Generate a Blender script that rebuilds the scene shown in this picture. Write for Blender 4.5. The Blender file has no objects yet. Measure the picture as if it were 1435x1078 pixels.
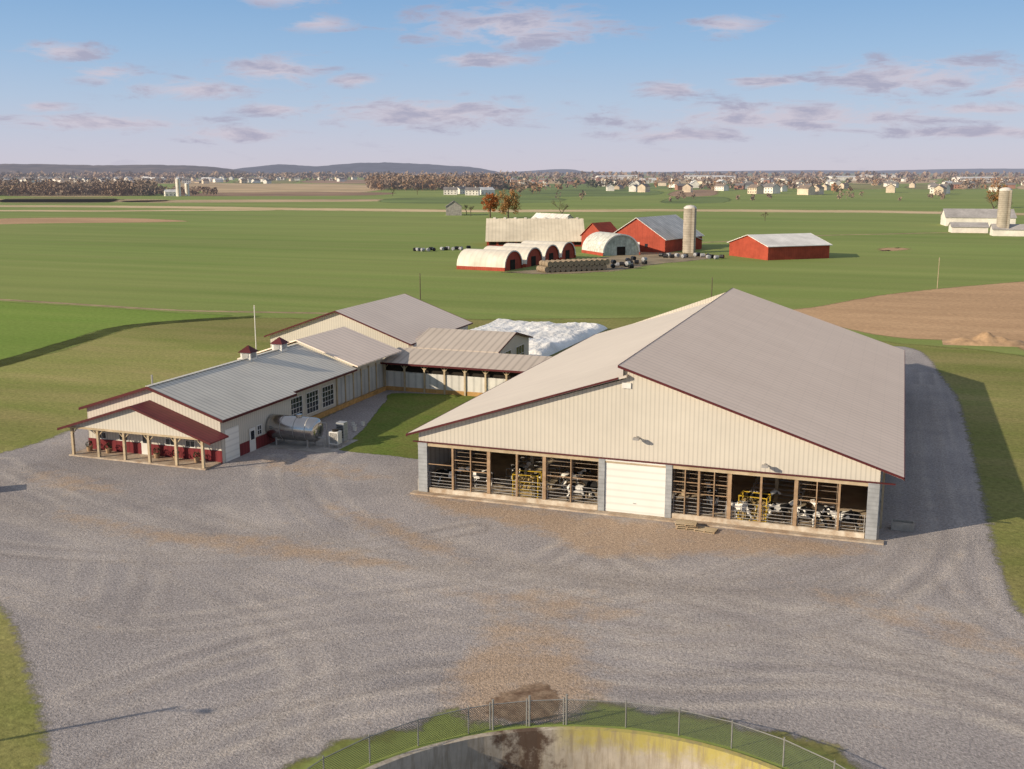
import bpy, bmesh, math, random
import numpy as np
from mathutils import Vector, Matrix, noise as mnoise
R=random.Random(7)
scene=bpy.context.scene
COL=scene.collection
CAM=(34.63,-75.19,25.0); YAW=math.radians(19.65)
cy,sy=math.cos(YAW),math.sin(YAW)
def sv(X,Y): return (CAM[0]+X*cy-Y*sy, CAM[1]+X*sy+Y*cy)   # survey frame -> site frame
def pol(b,d): return sv(b*d,d)

# ------------------------------------------------------------------ materials
class NT:
    def __init__(s,m):
        s.t=m.node_tree; s.t.nodes.clear()
    def n(s,ty,**k):
        x=s.t.nodes.new(ty)
        for a,b in k.items(): setattr(x,a,b)
        return x
    def l(s,a,b): s.t.links.new(a,b)
    def math(s,op,a,b=None,c=None,clamp=False):
        x=s.n('ShaderNodeMath',operation=op,use_clamp=clamp)
        for i,v in enumerate((a,b,c)):
            if v is None: continue
            if isinstance(v,(int,float)): x.inputs[i].default_value=v
            else: s.l(v,x.inputs[i])
        return x.outputs[0]
    def mix(s,f,a,b,blend='MIX'):
        x=s.n('ShaderNodeMix',data_type='RGBA',blend_type=blend)
        for i,v in ((0,f),(6,a),(7,b)):
            if isinstance(v,(int,float)): x.inputs[i].default_value=v
            elif isinstance(v,(tuple,list)): x.inputs[i].default_value=(v[0],v[1],v[2],1)
            else: s.l(v,x.inputs[i])
        return x.outputs[2]
    def noise(s,vec,scale,detail=5,rough=.6,dist=0):
        x=s.n('ShaderNodeTexNoise'); x.inputs['Scale'].default_value=scale
        x.inputs['Detail'].default_value=detail; x.inputs['Roughness'].default_value=rough
        x.inputs['Distortion'].default_value=dist
        if vec is not None: s.l(vec,x.inputs['Vector'])
        return x.outputs['Fac']
    def rng(s,v,a,b,c=0.,d=1.,smooth=False):
        x=s.n('ShaderNodeMapRange'); x.clamp=True
        if smooth: x.interpolation_type='SMOOTHSTEP'
        s.l(v,x.inputs[0])
        for i,q in zip((1,2,3,4),(a,b,c,d)): x.inputs[i].default_value=q
        return x.outputs[0]
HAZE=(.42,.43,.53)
MATS={}
def mat(name,c,rough=.8,c2=None,vs=1.,var=.2,big=.12,rib=None,bump=None,metal=0.,haze=0,alpha=None,spec=.2,stretch=None,speck=None,extra=None):
    if name in MATS: return MATS[name]
    m=bpy.data.materials.new(name); m.use_nodes=True; t=NT(m)
    co=t.n('ShaderNodeTexCoord').outputs['Object']
    geo=t.n('ShaderNodeNewGeometry').outputs['Position']
    v=co
    if stretch:
        mp=t.n('ShaderNodeMapping'); t.l(geo,mp.inputs[0]); mp.inputs['Scale'].default_value=stretch[:3]
        mp.inputs['Rotation'].default_value=(0,0,stretch[3] if len(stretch)>3 else 0); v=mp.outputs[0]
    if c2 is None: c2=tuple(x*(1-var*2) for x in c)
    f=t.rng(t.noise(v,vs,4),.34,.66)
    col=t.mix(f,c,c2)
    if big:
        g=t.rng(t.noise(v,vs*.17,2),.3,.7,1-big*1.5,1+big)
        mm=t.n('ShaderNodeVectorMath',operation='SCALE'); t.l(col,mm.inputs[0]); t.l(g,mm.inputs['Scale']); col=mm.outputs[0]
    if speck:
        sc,amt=speck
        sp=t.rng(t.noise(geo,sc,3,.75),.3,.7,1-amt,1+amt)
        mm=t.n('ShaderNodeVectorMath',operation='SCALE'); t.l(col,mm.inputs[0]); t.l(sp,mm.inputs['Scale']); col=mm.outputs[0]
    if rib:
        ax,per,amt=rib
        sx=t.n('ShaderNodeSeparateXYZ'); t.l(co,sx.inputs[0])
        p=t.math('MULTIPLY',sx.outputs[ax],1/per); fr=t.math('FRACT',p)
        d=t.math('ABSOLUTE',t.math('SUBTRACT',fr,.5))
        r2=t.rng(d,.0,.26,1,0,True)
        mm=t.n('ShaderNodeVectorMath',operation='SCALE'); t.l(col,mm.inputs[0])
        t.l(t.math('SUBTRACT',1.,t.math('MULTIPLY',r2,amt)),mm.inputs['Scale']); col=mm.outputs[0]
    if extra: col=extra(t,co,geo,col)
    b=t.n('ShaderNodeBsdfPrincipled'); t.l(col,b.inputs['Base Color'])
    b.inputs['Roughness'].default_value=rough; b.inputs['Metallic'].default_value=metal
    b.inputs['Specular IOR Level'].default_value=spec
    if bump:
        bp=t.n('ShaderNodeBump'); bp.inputs['Distance'].default_value=.03
        t.l(t.noise(geo,bump[0],3,.7),bp.inputs['Height']); bp.inputs['Strength'].default_value=bump[1]
        bp.inputs['Distance'].default_value=bump[2] if len(bump)>2 else .05
        t.l(bp.outputs[0],b.inputs['Normal'])
    sh=b.outputs[0]
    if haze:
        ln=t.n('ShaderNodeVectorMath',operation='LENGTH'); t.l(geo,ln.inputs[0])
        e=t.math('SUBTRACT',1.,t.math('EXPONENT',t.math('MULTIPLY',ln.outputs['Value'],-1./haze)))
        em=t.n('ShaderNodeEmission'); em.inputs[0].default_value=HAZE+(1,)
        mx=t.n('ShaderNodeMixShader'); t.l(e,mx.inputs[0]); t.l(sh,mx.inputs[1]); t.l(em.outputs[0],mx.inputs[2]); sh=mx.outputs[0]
    if alpha:
        sc,amp,mxa=alpha
        at=t.n('ShaderNodeAttribute',attribute_name='edge')
        nz=t.math('MULTIPLY',t.math('SUBTRACT',t.noise(geo,sc,4,.7),.5),amp)
        a=t.rng(t.math('ADD',at.outputs['Fac'],nz),.3,.75,0,mxa,True)
        tr=t.n('ShaderNodeBsdfTransparent')
        mx=t.n('ShaderNodeMixShader'); t.l(a,mx.inputs[0]); t.l(tr.outputs[0],mx.inputs[1]); t.l(sh,mx.inputs[2]); sh=mx.outputs[0]
    o=t.n('ShaderNodeOutputMaterial'); t.l(sh,o.inputs[0])
    MATS[name]=m; return m

# ------------------------------------------------------------------ geometry helpers
class Geo:
    def __init__(s,off=(0,0,0)): s.v=[]; s.f=[]; s.mi=[]; s.o=off; s.m=0
    def face(s,pts):
        i=len(s.v); s.v+= [tuple(p) for p in pts]; s.f.append(tuple(range(i,i+len(pts)))); s.mi.append(s.m); return s
    def box(s,x0,x1,y0,y1,z0,z1):
        i=len(s.v)
        s.v+=[(x0,y0,z0),(x1,y0,z0),(x1,y1,z0),(x0,y1,z0),(x0,y0,z1),(x1,y0,z1),(x1,y1,z1),(x0,y1,z1)]
        for q in ((0,3,2,1),(4,5,6,7),(0,1,5,4),(1,2,6,5),(2,3,7,6),(3,0,4,7)):
            s.f.append(tuple(i+k for k in q)); s.mi.append(s.m)
        return s
    def ext(s,prof,vec):
        n=len(prof); i=len(s.v); vx,vy,vz=vec
        s.v+=[tuple(p) for p in prof]+[(p[0]+vx,p[1]+vy,p[2]+vz) for p in prof]
        s.f.append(tuple(range(i+n-1,i-1,-1))); s.f.append(tuple(range(i+n,i+2*n))); s.mi+=[s.m]*2
        for k in range(n):
            s.f.append((i+k,i+(k+1)%n,i+n+(k+1)%n,i+n+k)); s.mi.append(s.m)
        return s
    def tube(s,a,b,r,n=8,r2=None,cap=True):
        a=Vector(a); b=Vector(b); d=(b-a)
        if d.length<1e-6: return s
        d.normalize(); u=d.orthogonal().normalized(); w=d.cross(u); r2=r if r2 is None else r2; i=len(s.v)
        for c,rr in ((a,r),(b,r2)):
            for k in range(n):
                t=2*math.pi*k/n; s.v.append(tuple(c+u*math.cos(t)*rr+w*math.sin(t)*rr))
        for k in range(n):
            s.f.append((i+k,i+(k+1)%n,i+n+(k+1)%n,i+n+k)); s.mi.append(s.m)
        if cap:
            s.f.append(tuple(range(i+n-1,i-1,-1))); s.f.append(tuple(range(i+n,i+2*n))); s.mi+=[s.m]*2
        return s
    def dome(s,c,r,n=16,m=5,h=None):
        h=h or r; i=len(s.v)
        for j in range(m):
            a=j/m*math.pi/2
            for k in range(n):
                t=2*math.pi*k/n; s.v.append((c[0]+r*math.cos(a)*math.cos(t),c[1]+r*math.cos(a)*math.sin(t),c[2]+h*math.sin(a)))
        s.v.append((c[0],c[1],c[2]+h))
        for j in range(m-1):
            for k in range(n):
                s.f.append((i+j*n+k,i+j*n+(k+1)%n,i+(j+1)*n+(k+1)%n,i+(j+1)*n+k)); s.mi.append(s.m)
        for k in range(n): s.f.append((i+(m-1)*n+k,i+(m-1)*n+(k+1)%n,i+m*n)); s.mi.append(s.m)
        return s
    def quadleaf(s,c,sz,rr):
        n=Vector((rr.gauss(0,1),rr.gauss(0,1),rr.gauss(0,1)+.4)).normalized(); u=n.orthogonal().normalized(); w=n.cross(u)
        c=Vector(c); a=sz*rr.uniform(.6,1.2); b=sz*rr.uniform(.5,1.)
        s.face([c-u*a-w*b*.4,c+u*a*.2-w*b,c+u*a+w*b*.3,c-u*a*.2+w*b])
    def mesh(s,name,mats):
        me=bpy.data.meshes.new(name)
        ox,oy,oz=s.o
        me.from_pydata([(a-ox,b-oy,c-oz) for a,b,c in s.v],[],s.f)
        for m in (mats if isinstance(mats,(list,tuple)) else [mats]): me.materials.append(m)
        if any(s.mi): me.polygons.foreach_set('material_index',s.mi)
        me.update(); return me
    def obj(s,name,parent,mats,smooth=False,label=None):
        me=s.mesh(name,mats)
        if smooth:
            bm=bmesh.new(); bm.from_mesh(me); bmesh.ops.remove_doubles(bm,verts=bm.verts,dist=1e-4); bm.to_mesh(me); bm.free()
            me.polygons.foreach_set('use_smooth',[True]*len(me.polygons))
            try: me.set_sharp_from_angle(angle=math.radians(40))
            except Exception: pass
        ob=bpy.data.objects.new(name,me); COL.objects.link(ob)
        if parent: ob.parent=parent
        if label: ob['label']=label
        return ob
def root(name,label,cat,loc=(0,0,0),rot=0,group=None):
    e=bpy.data.objects.new(name,None); COL.objects.link(e); e.location=loc; e.rotation_euler=(0,0,rot)
    e.empty_display_size=.5; e['label']=label; e['category']=cat
    if group: e['group']=group
    return e
def tag(o,label,cat,group=None,kind=None):
    o['label']=label; o['category']=cat
    if group:o['group']=group
    if kind:o['kind']=kind
    return o
def struct(o,label,cat):
    o['kind']='structure'; o['label']=label; o['category']=cat; return o
def copy_tree(src,loc,rot=0,scale=None):
    c=src.copy(); COL.objects.link(c); c.location=loc; c.rotation_euler=(0,0,rot)
    if scale: c.scale=(scale,)*3
    def rec(a,b):
        for ch in a.children:
            k=ch.copy(); COL.objects.link(k); k.parent=b; rec(ch,k)
    rec(src,c); return c
def smooth_pts(pts,closed,n=6):
    out=[]; N=len(pts)
    rng=range(N if closed else N-1)
    for i in rng:
        if closed: p=[pts[(i+k)%N] for k in (-1,0,1,2)]
        else: p=[pts[max(0,min(N-1,i+k))] for k in (-1,0,1,2)]
        for j in range(n):
            t=j/n; q=[]
            for a in range(2):
                p0,p1,p2,p3=[x[a] for x in p]
                q.append(.5*((2*p1)+(-p0+p2)*t+(2*p0-5*p1+4*p2-p3)*t*t+(-p0+3*p1-3*p2+p3)*t**3))
            out.append(tuple(q))
    if not closed: out.append(pts[-1])
    return out
def area(p): return .5*sum(p[i][0]*p[(i+1)%len(p)][1]-p[(i+1)%len(p)][0]*p[i][1] for i in range(len(p)))
def offset(p,w):
    s=1 if area(p)>0 else -1; out=[]; N=len(p)
    for i in range(N):
        a,b=p[i-1],p[(i+1)%N]; dx,dy=b[0]-a[0],b[1]-a[1]; l=math.hypot(dx,dy) or 1
        out.append((p[i][0]-dy/l*w*s,p[i][1]+dx/l*w*s))
    return out
def patch(name,outer,m,z,feather=1.,holes=(),smooth=True,n=6,label=None,cat='ground'):
    bm=bmesh.new(); lay=bm.verts.layers.float.new('edge')
    loops=[(smooth_pts(outer,True,n) if smooth else outer,feather)]+[(h,-feather) for h in holes]
    fill=[]
    for lp,w in loops:
        ins=offset(lp,w)
        A=[bm.verts.new((x,y,0)) for x,y in lp]; B=[bm.verts.new((x,y,0)) for x,y in ins]
        for b in B: b[lay]=1.
        N=len(A)
        for i in range(N): bm.faces.new((A[i],A[(i+1)%N],B[(i+1)%N],B[i]))
        for i in range(N): fill.append(bm.edges.get((B[i],B[(i+1)%N])))
    bmesh.ops.triangle_fill(bm,edges=fill,use_beauty=True)
    bmesh.ops.recalc_face_normals(bm,faces=bm.faces)
    for f in bm.faces:
        if f.normal.z<0: f.normal_flip()
    me=bpy.data.meshes.new(name); bm.to_mesh(me); bm.free(); me.materials.append(m)
    o=bpy.data.objects.new(name,me); o.location=(0,0,z); COL.objects.link(o)
    return struct(o,label or name,cat)
def ribbon(name,pts,w,m,z,label=None,cat='track',n=8,offs=(0,)):
    me=bpy.data.meshes.new(name); V=[];F=[];E=[]
    p=smooth_pts(pts,False,n)
    for of in offs:
        base=len(V)
        for i in range(len(p)):
            a,b=p[max(0,i-1)],p[min(len(p)-1,i+1)]; dx,dy=b[0]-a[0],b[1]-a[1]; l=math.hypot(dx,dy) or 1
            nx,ny=-dy/l,dx/l
            endf=min(1,min(i,len(p)-1-i)/4)
            for k,e in ((-.5,0),(-.2,1),(.2,1),(.5,0)):
                V.append((p[i][0]+nx*(of+k*w),p[i][1]+ny*(of+k*w),0)); E.append(e*endf)
        for i in range(len(p)-1):
            for k in range(3):
                q=base+i*4+k; F.append((q+1,q,q+4,q+5))
    me.from_pydata(V,[],F); me.materials.append(m)
    at=me.attributes.new('edge','FLOAT','POINT'); at.data.foreach_set('value',E)
    o=bpy.data.objects.new(name,me); o.location=(0,0,z); COL.objects.link(o)
    return struct(o,label or name,cat)

# ------------------------------------------------------------------ world / sun / camera
KS,KT=1.93,1.8
Ld=Vector((-KS,-KT,1)).normalized()
w=bpy.data.worlds.new("World"); scene.world=w; w.use_nodes=True
try: w.cycles.sampling_method='MANUAL'; w.cycles.sample_map_resolution=512
except Exception: pass
t=NT(w)
sky=t.n('ShaderNodeTexSky'); sky.sky_type='NISHITA'; sky.sun_disc=False
sky.sun_elevation=math.asin(Ld.z); sky.sun_rotation=math.atan2(Ld.x,Ld.y); sky.altitude=100
tc=t.n('ShaderNodeTexCoord').outputs['Generated']
nv=t.n('ShaderNodeVectorMath',operation='NORMALIZE'); t.l(tc,nv.inputs[0])
sp=t.n('ShaderNodeSeparateXYZ'); t.l(nv.outputs[0],sp.inputs[0])
az=t.math('ADD',t.math('ARCTAN2',sp.outputs[0],sp.outputs[1]),YAW)
el=t.math('ARCSINE',sp.outputs[2])
cr=t.n('ShaderNodeValToRGB'); t.l(t.rng(el,0,1.2),cr.inputs[0])
e=cr.color_ramp.elements
e[0].position=0; e[0].color=(.66,.62,.71,1); e[1].position=1; e[1].color=(.37,.39,.45,1)
for p,c in ((.018,(.60,.61,.74)),(.05,(.46,.58,.77)),(.085,(.33,.51,.76)),(.13,(.215,.41,.70)),(.25,(.25,.38,.57)),(.45,(.37,.41,.49))):
    q=e.new(p); q.color=c+(1,)
nis=t.n('ShaderNodeVectorMath',operation='SCALE'); t.l(sky.outputs[0],nis.inputs[0]); nis.inputs['Scale'].default_value=.10
base=t.mix(.88,nis.outputs[0],cr.outputs[0])
cv=t.n('ShaderNodeCombineXYZ'); t.l(az,cv.inputs[0]); t.l(el,cv.inputs[1])
sc=t.n('ShaderNodeVectorMath',operation='MULTIPLY'); t.l(cv.outputs[0],sc.inputs[0]); sc.inputs[1].default_value=(1,4.0,1)
n1=t.noise(sc.outputs[0],18,7,.64,.3)
clouds=[(400,8,60,12),(455,43,45,9),(130,88,46,9),(180,115,40,10),(105,158,36,6),(290,132,72,11),(395,105,62,17),(500,117,34,7),
(395,156,46,8),(340,190,75,9),(170,177,120,10),(720,45,125,24),(675,88,75,8),(600,160,160,18),(1010,45,46,11),(935,128,44,9),
(1060,120,52,7),(1250,118,120,19),(1390,133,66,12),(1100,168,220,18),(1330,162,80,8),(950,190,95,8),(1345,190,120,7)]
mn=None
for (x,y,ww,hh) in clouds:
    a=(x-717.5)/1540; b=(240-y)/1570; sw=1540/ww/1.15; sh=1570/hh/1.3
    vm=t.n('ShaderNodeVectorMath',operation='MULTIPLY_ADD'); t.l(cv.outputs[0],vm.inputs[0])
    vm.inputs[1].default_value=(sw,sh,0); vm.inputs[2].default_value=(-a*sw,-b*sh,0)
    le=t.n('ShaderNodeVectorMath',operation='LENGTH'); t.l(vm.outputs[0],le.inputs[0])
    mn=le.outputs['Value'] if mn is None else t.math('MINIMUM',mn,le.outputs['Value'])
blob=t.math('SUBTRACT',1.2,mn)
dn=t.math('ADD',t.math('MAXIMUM',blob,-1.3),t.math('MULTIPLY',t.math('SUBTRACT',n1,.5),4.0))
den=t.rng(dn,-.05,1.0,0,.85,True)
wis=t.math('MULTIPLY',t.rng(n1,.54,.72,0,.2,True),t.rng(el,.01,.12,1,.0))
den=t.math('MAXIMUM',den,wis)
lit=t.rng(n1,.46,.62)
ccol=t.mix(lit,(.62,.565,.64),(.40,.385,.50))
out=t.mix(den,base,ccol)
bg=t.n('ShaderNodeBackground'); t.l(out,bg.inputs[0]); bg.inputs[1].default_value=1.0
wo=t.n('ShaderNodeOutputWorld'); t.l(bg.outputs[0],wo.inputs[0])
sl=bpy.data.lights.new('sun','SUN'); sl.energy=5.5; sl.angle=math.radians(.53); sl.color=(1,.86,.66)
so=bpy.data.objects.new('sun',sl); COL.objects.link(so); so.rotation_euler=Ld.to_track_quat('Z','Y').to_euler(); so.location=(-60,-60,60)
cd=bpy.data.cameras.new('camera'); co=bpy.data.objects.new('camera',cd); COL.objects.link(co)
co.location=CAM; co.rotation_euler=(math.radians(90)-math.atan(299/1514),0,YAW)
cd.sensor_width=36; cd.lens=36*1514/1435; cd.clip_end=60000; cd.clip_start=.5; scene.camera=co
scene.view_settings.view_transform='Standard'; scene.view_settings.look='None'

# ------------------------------------------------------------------ palette
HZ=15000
def crop(t,co,geo,col):
    mp=t.n('ShaderNodeMapping'); t.l(geo,mp.inputs[0]); mp.inputs['Rotation'].default_value=(0,0,.22); mp.inputs['Scale'].default_value=(.004,.11,1)
    s=t.rng(t.noise(mp.outputs[0],1.,5,.75),.3,.7,.86,1.12)
    mm=t.n('ShaderNodeVectorMath',operation='SCALE'); t.l(col,mm.inputs[0]); t.l(s,mm.inputs['Scale'])
    n=t.rng(t.noise(geo,.006,3,.6),.4,.65,0,.45)
    return t.mix(n,mm.outputs[0],(.27,.29,.095))
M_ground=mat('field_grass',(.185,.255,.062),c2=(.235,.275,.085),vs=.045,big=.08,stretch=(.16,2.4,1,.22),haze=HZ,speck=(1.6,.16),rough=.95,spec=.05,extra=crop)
M_olive=mat('rough_grass',(.205,.225,.064),c2=(.295,.26,.105),vs=.09,big=.2,stretch=(.4,1.6,1,.6),speck=(2.2,.28),alpha=(.3,.9,1),rough=.95,spec=.05,bump=(3,.5,.1))
M_bright=mat('winter_wheat',(.17,.26,.05),c2=(.21,.28,.065),vs=.05,stretch=(.3,2,1,.2),speck=(1.5,.2),alpha=(.2,.6,1),rough=.95,spec=.05)
M_shadeg=mat('ditch_shade_grass',(.09,.105,.035),vs=.3,alpha=(.3,.9,.8),rough=.95,spec=.05)  # dark green carries the ditch's shade on a flat strip
M_lawn=mat('lawn_grass',(.125,.180,.036),c2=(.18,.185,.055),vs=.22,big=.15,speck=(3,.3),alpha=(1.2,.9,1),rough=.95,spec=.05,bump=(5,.6,.06))
M_brown=mat('plowed_soil',(.53,.345,.20),c2=(.44,.28,.16),vs=.1,stretch=(.4,1.6,1,.9),speck=(1.2,.2),alpha=(.2,.6,1),haze=HZ,rough=.95,spec=.05)
M_tan=mat('dry_stubble',(.66,.50,.31),c2=(.44,.35,.18),vs=.02,alpha=(.03,1.2,1),haze=HZ,rough=.95,spec=.05,stretch=(.5,1.5,1,.3))
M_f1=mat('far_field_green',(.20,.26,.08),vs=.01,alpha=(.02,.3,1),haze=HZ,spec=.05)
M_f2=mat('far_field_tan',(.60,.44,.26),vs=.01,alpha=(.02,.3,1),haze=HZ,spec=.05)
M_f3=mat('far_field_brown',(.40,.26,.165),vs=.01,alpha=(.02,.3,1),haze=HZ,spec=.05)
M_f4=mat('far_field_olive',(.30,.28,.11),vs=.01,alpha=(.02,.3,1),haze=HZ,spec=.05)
def gravx(t,co,geo,col):
    def at(n): return t.n('ShaderNodeAttribute',attribute_name=n).outputs['Fac']
    nz=t.noise(geo,.55,4,.7); nf=t.noise(geo,2.4,3,.7); nl=t.noise(geo,.07,3,.6)
    vis=t.rng(nl,.38,.6,.4,1.)
    a=t.math('MULTIPLY',t.math('MULTIPLY',at('dust'),t.rng(nz,.3,.6,.25,.9)),vis); col=t.mix(a,col,(.51,.45,.40))
    a=t.math('MULTIPLY',t.math('MULTIPLY',at('dark'),t.rng(nf,.3,.6,.25,.75)),vis); col=t.mix(a,col,(.215,.185,.17))
    a=t.rng(t.math('ADD',at('mud'),t.math('MULTIPLY',t.math('SUBTRACT',nz,.5),2.2)),.25,1.05,0,.78); col=t.mix(a,col,(.42,.30,.205))
    sp=t.rng(t.noise(geo,5.0,3,.85),.3,.7,.60,1.40)
    mm=t.n('ShaderNodeVectorMath',operation='SCALE'); t.l(col,mm.inputs[0]); t.l(sp,mm.inputs['Scale'])
    lv=t.rng(t.noise(geo,1.1,3,.6),.70,.78,0,.6)
    return t.mix(lv,mm.outputs[0],(.33,.24,.15))
M_gravel=mat('gravel',(.29,.264,.262),c2=(.375,.338,.325),vs=.16,big=.12,alpha=(1.4,.9,1),rough=.95,spec=.1,bump=(8,.9,.08),extra=gravx)
M_mud=mat('wet_mud',(.19,.12,.08),c2=(.36,.26,.18),vs=1.6,speck=(6,.35),alpha=(1.4,2.2,.85),rough=.9,spec=.1)
M_dpath=mat('dirt_path',(.52,.40,.24),vs=.3,alpha=(.25,1.,.8),rough=.95,spec=.05)
M_conc=mat('concrete',(.46,.42,.37),vs=1.3,var=.15,speck=(8,.12),bump=(20,.2,.01))
M_apron=mat('stained_concrete',(.50,.42,.33),c2=(.33,.235,.16),vs=.8,speck=(6,.2))
CW=(.615,.565,.485)
M_wallcream=mat('cream_siding_front',CW,rough=.5,var=.03,vs=.5,big=.04,rib=(0,.32,.2))
M_wallcreamy=mat('cream_siding_side',CW,rough=.5,var=.03,vs=.5,big=.04,rib=(1,.32,.2))
def streak(t,co,geo,col):
    mp=t.n('ShaderNodeMapping'); t.l(co,mp.inputs[0]); mp.inputs['Scale'].default_value=(.06,1.6,.06)
    s=t.rng(t.noise(mp.outputs[0],1.,4,.7),.3,.7,.94,1.03)
    sx=t.n('ShaderNodeSeparateXYZ'); t.l(co,sx.inputs[0])
    fr=t.math('FRACT',t.math('MULTIPLY',sx.outputs[0],1/1.22)); s=t.math('MULTIPLY',s,t.math('SUBTRACT',1.,t.math('MULTIPLY',t.math('LESS_THAN',fr,.06),.04)))
    mm=t.n('ShaderNodeVectorMath',operation='SCALE'); t.l(col,mm.inputs[0]); t.l(s,mm.inputs['Scale']); return mm.outputs[0]
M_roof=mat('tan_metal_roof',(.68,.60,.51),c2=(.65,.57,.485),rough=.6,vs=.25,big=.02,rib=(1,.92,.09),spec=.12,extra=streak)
M_roofr=mat('tan_metal_roof_lightened',(.95,.755,.61),c2=(.91,.72,.58),rough=.8,vs=.25,big=.02,rib=(1,.92,.11),spec=.03,extra=streak)  # same tan roof, colour lightened to offset the weak sun on this slope
M_roofd=mat('grey_metal_roof',(.70,.655,.57),c2=(.62,.58,.51),rough=.5,vs=.4,big=.06,rib=(1,.62,.34),spec=.2)
M_roofm=mat('taupe_metal_roof',(.93,.76,.63),c2=(.87,.71,.59),rough=.8,vs=.25,big=.04,rib=(1,.92,.18),spec=.03)
M_roofmx=mat('taupe_metal_roof_cross',(.54,.465,.40),c2=(.49,.42,.36),rough=.6,vs=.25,big=.05,rib=(0,.92,.26),spec=.1)
M_maroon=mat('maroon_trim',(.105,.022,.024),rough=.5,var=.1)
M_maroonrib=mat('maroon_metal',(.22,.045,.048),rough=.5,var=.1,rib=(1,.46,.3))
M_maroonribx=mat('maroon_wainscot',(.20,.028,.034),rough=.5,var=.1,rib=(0,.46,.3))
M_white=mat('white_paint',(.76,.73,.68),rough=.5,var=.05)
M_doorp=mat('white_door_panel',(.80,.775,.72),rough=.5,var=.02,big=.03,rib=(2,.52,.14))
M_wood=mat('treated_wood',(.42,.285,.175),c2=(.30,.195,.115),vs=2,rough=.8)
M_woodp=mat('pale_post_wood',(.52,.42,.29),c2=(.42,.32,.20),vs=2,rough=.8)
M_galv=mat('galvanized_steel',(.45,.46,.47),rough=.5,metal=.3,var=.08,vs=3,rib=(2,.3,.15))
M_pipe=mat('steel_pipe',(.45,.43,.41),rough=.5,metal=.4,var=.1)
M_rust=mat('brown_gate_pipe',(.38,.29,.21),rough=.7,metal=.1,var=.15)
M_stain=mat('stainless_steel',(.56,.54,.52),rough=.20,metal=1.,var=.06)
M_dark=mat('dark_interior',(.035,.028,.022),rough=.95)
M_glass=mat('dark_window_glass',(.03,.035,.045),rough=.08,spec=.7,var=.05)
M_floor=mat('barn_floor',(.36,.28,.20),c2=(.50,.41,.30),vs=.6)
M_yel=mat('yellow_paint',(.60,.40,.04),rough=.5,var=.15,vs=3)
M_hay=mat('hay',(.46,.34,.16),c2=(.27,.19,.08),vs=5,rough=.95,bump=(15,.8,.05))
M_hayd=mat('weathered_hay',(.40,.31,.21),c2=(.23,.175,.12),vs=3,rough=.95,bump=(12,.8,.05))
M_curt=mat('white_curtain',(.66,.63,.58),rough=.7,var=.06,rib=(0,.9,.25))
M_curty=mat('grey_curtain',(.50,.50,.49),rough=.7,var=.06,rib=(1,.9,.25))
M_curb=mat('orange_curb',(.55,.32,.12),rough=.8,var=.15,vs=2)
M_red=mat('barn_red',(.44,.08,.045),rough=.7,var=.12,vs=.6,rib=(0,.6,.15))
M_redy=mat('barn_red_side',(.44,.08,.045),rough=.7,var=.12,vs=.6,rib=(1,.6,.15))
M_hoop=mat('white_hoop_fabric',(.78,.71,.60),rough=.7,var=.04,rib=(0,1.6,.08),spec=.1)
M_greyr=mat('old_tin_roof',(.80,.74,.67),c2=(.58,.54,.49),vs=.3,rough=.8,rib=(1,1.8,.2),spec=.05)
M_panel=mat('weathered_tan_roof',(.78,.68,.52),c2=(.64,.555,.42),vs=.25,rough=.8,rib=(0,1.2,.14),spec=.05)
M_whroof=mat('white_tin_roof',(.78,.75,.71),rough=.6,var=.04,rib=(1,.9,.1),spec=.1)
M_silo=mat('concrete_stave_silo',(.48,.42,.34),c2=(.36,.31,.25),vs=.6,rough=.85,rib=(2,.76,.2))
M_cover=mat('white_silage_plastic',(.92,.89,.85),c2=(.78,.76,.73),vs=.8,rough=.5,bump=(1.8,1.,.2),spec=.2)
M_bark=mat('bark',(.16,.12,.09),vs=3,rough=.95)
M_blackp=mat('black_plastic',(.02,.02,.022),rough=.4)

# ------------------------------------------------------------------ ground
PC=(26.1,-43.6); 
rings=[12.75,13.5,16,22,35,60,100,180,350,700,1400,3000,7000,15000,40000]; NS=96
V=[];F=[]
for r in rings:
    for k in range(NS):
        a=2*math.pi*k/NS; V.append((PC[0]+r*math.cos(a),PC[1]+r*math.sin(a),0))
for j in range(len(rings)-1):
    for k in range(NS):
        F.append((j*NS+k,(j+1)*NS+k,(j+1)*NS+(k+1)%NS,j*NS+(k+1)%NS))
me=bpy.data.meshes.new('ground'); me.from_pydata(V,[],F); me.materials.append(M_ground)
g=bpy.data.objects.new('ground',me); COL.objects.link(g); struct(g,'open green farm fields reaching the horizon','ground')
circ=lambda r,n=72,j=0:[(PC[0]+(r+R.uniform(-j,j))*math.cos(2*math.pi*k/n),PC[1]+(r+R.uniform(-j,j))*math.sin(2*math.pi*k/n)) for k in range(n)]
Z=.004
patch('rough_grass',[(-110,-30),(-85,10),(-78,40),(-84,70),(-72,86),(-50,92),(-20,104),(12,118),(24,104),(36,95),(48,92),(58,84),(75,70),(90,20),(90,-60),(60,-90),(-60,-100),(-110,-60)],M_olive,Z,4,holes=[circ(13.2)],label='rough olive brown grass around the farm yard',cat='grass')
patch('wheat_field',[(-76.5,30),(-80,50),(-84,68),(-74,86),(-89,88),(-133,90.5),(-230,94),(-230,10),(-120,-10),(-84,8)],M_bright,Z*2,2.5,label='bright green winter wheat field',cat='field')
ribbon('ditch',[(-72,10),(-76.5,34.6),(-81,55),(-83,71.4),(-68,90)],5,M_shadeg,Z*3,label='flat grassy ditch with its shade painted in',cat='ditch')
ribbon('farm_track',[(-190,94),(-132.8,91.8),(-110,90.5),(-89.1,89.5),(-70,93),(-52,97)],2.8,M_dpath,Z*3,label='narrow tan dirt track between fields',cat='track')
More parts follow.
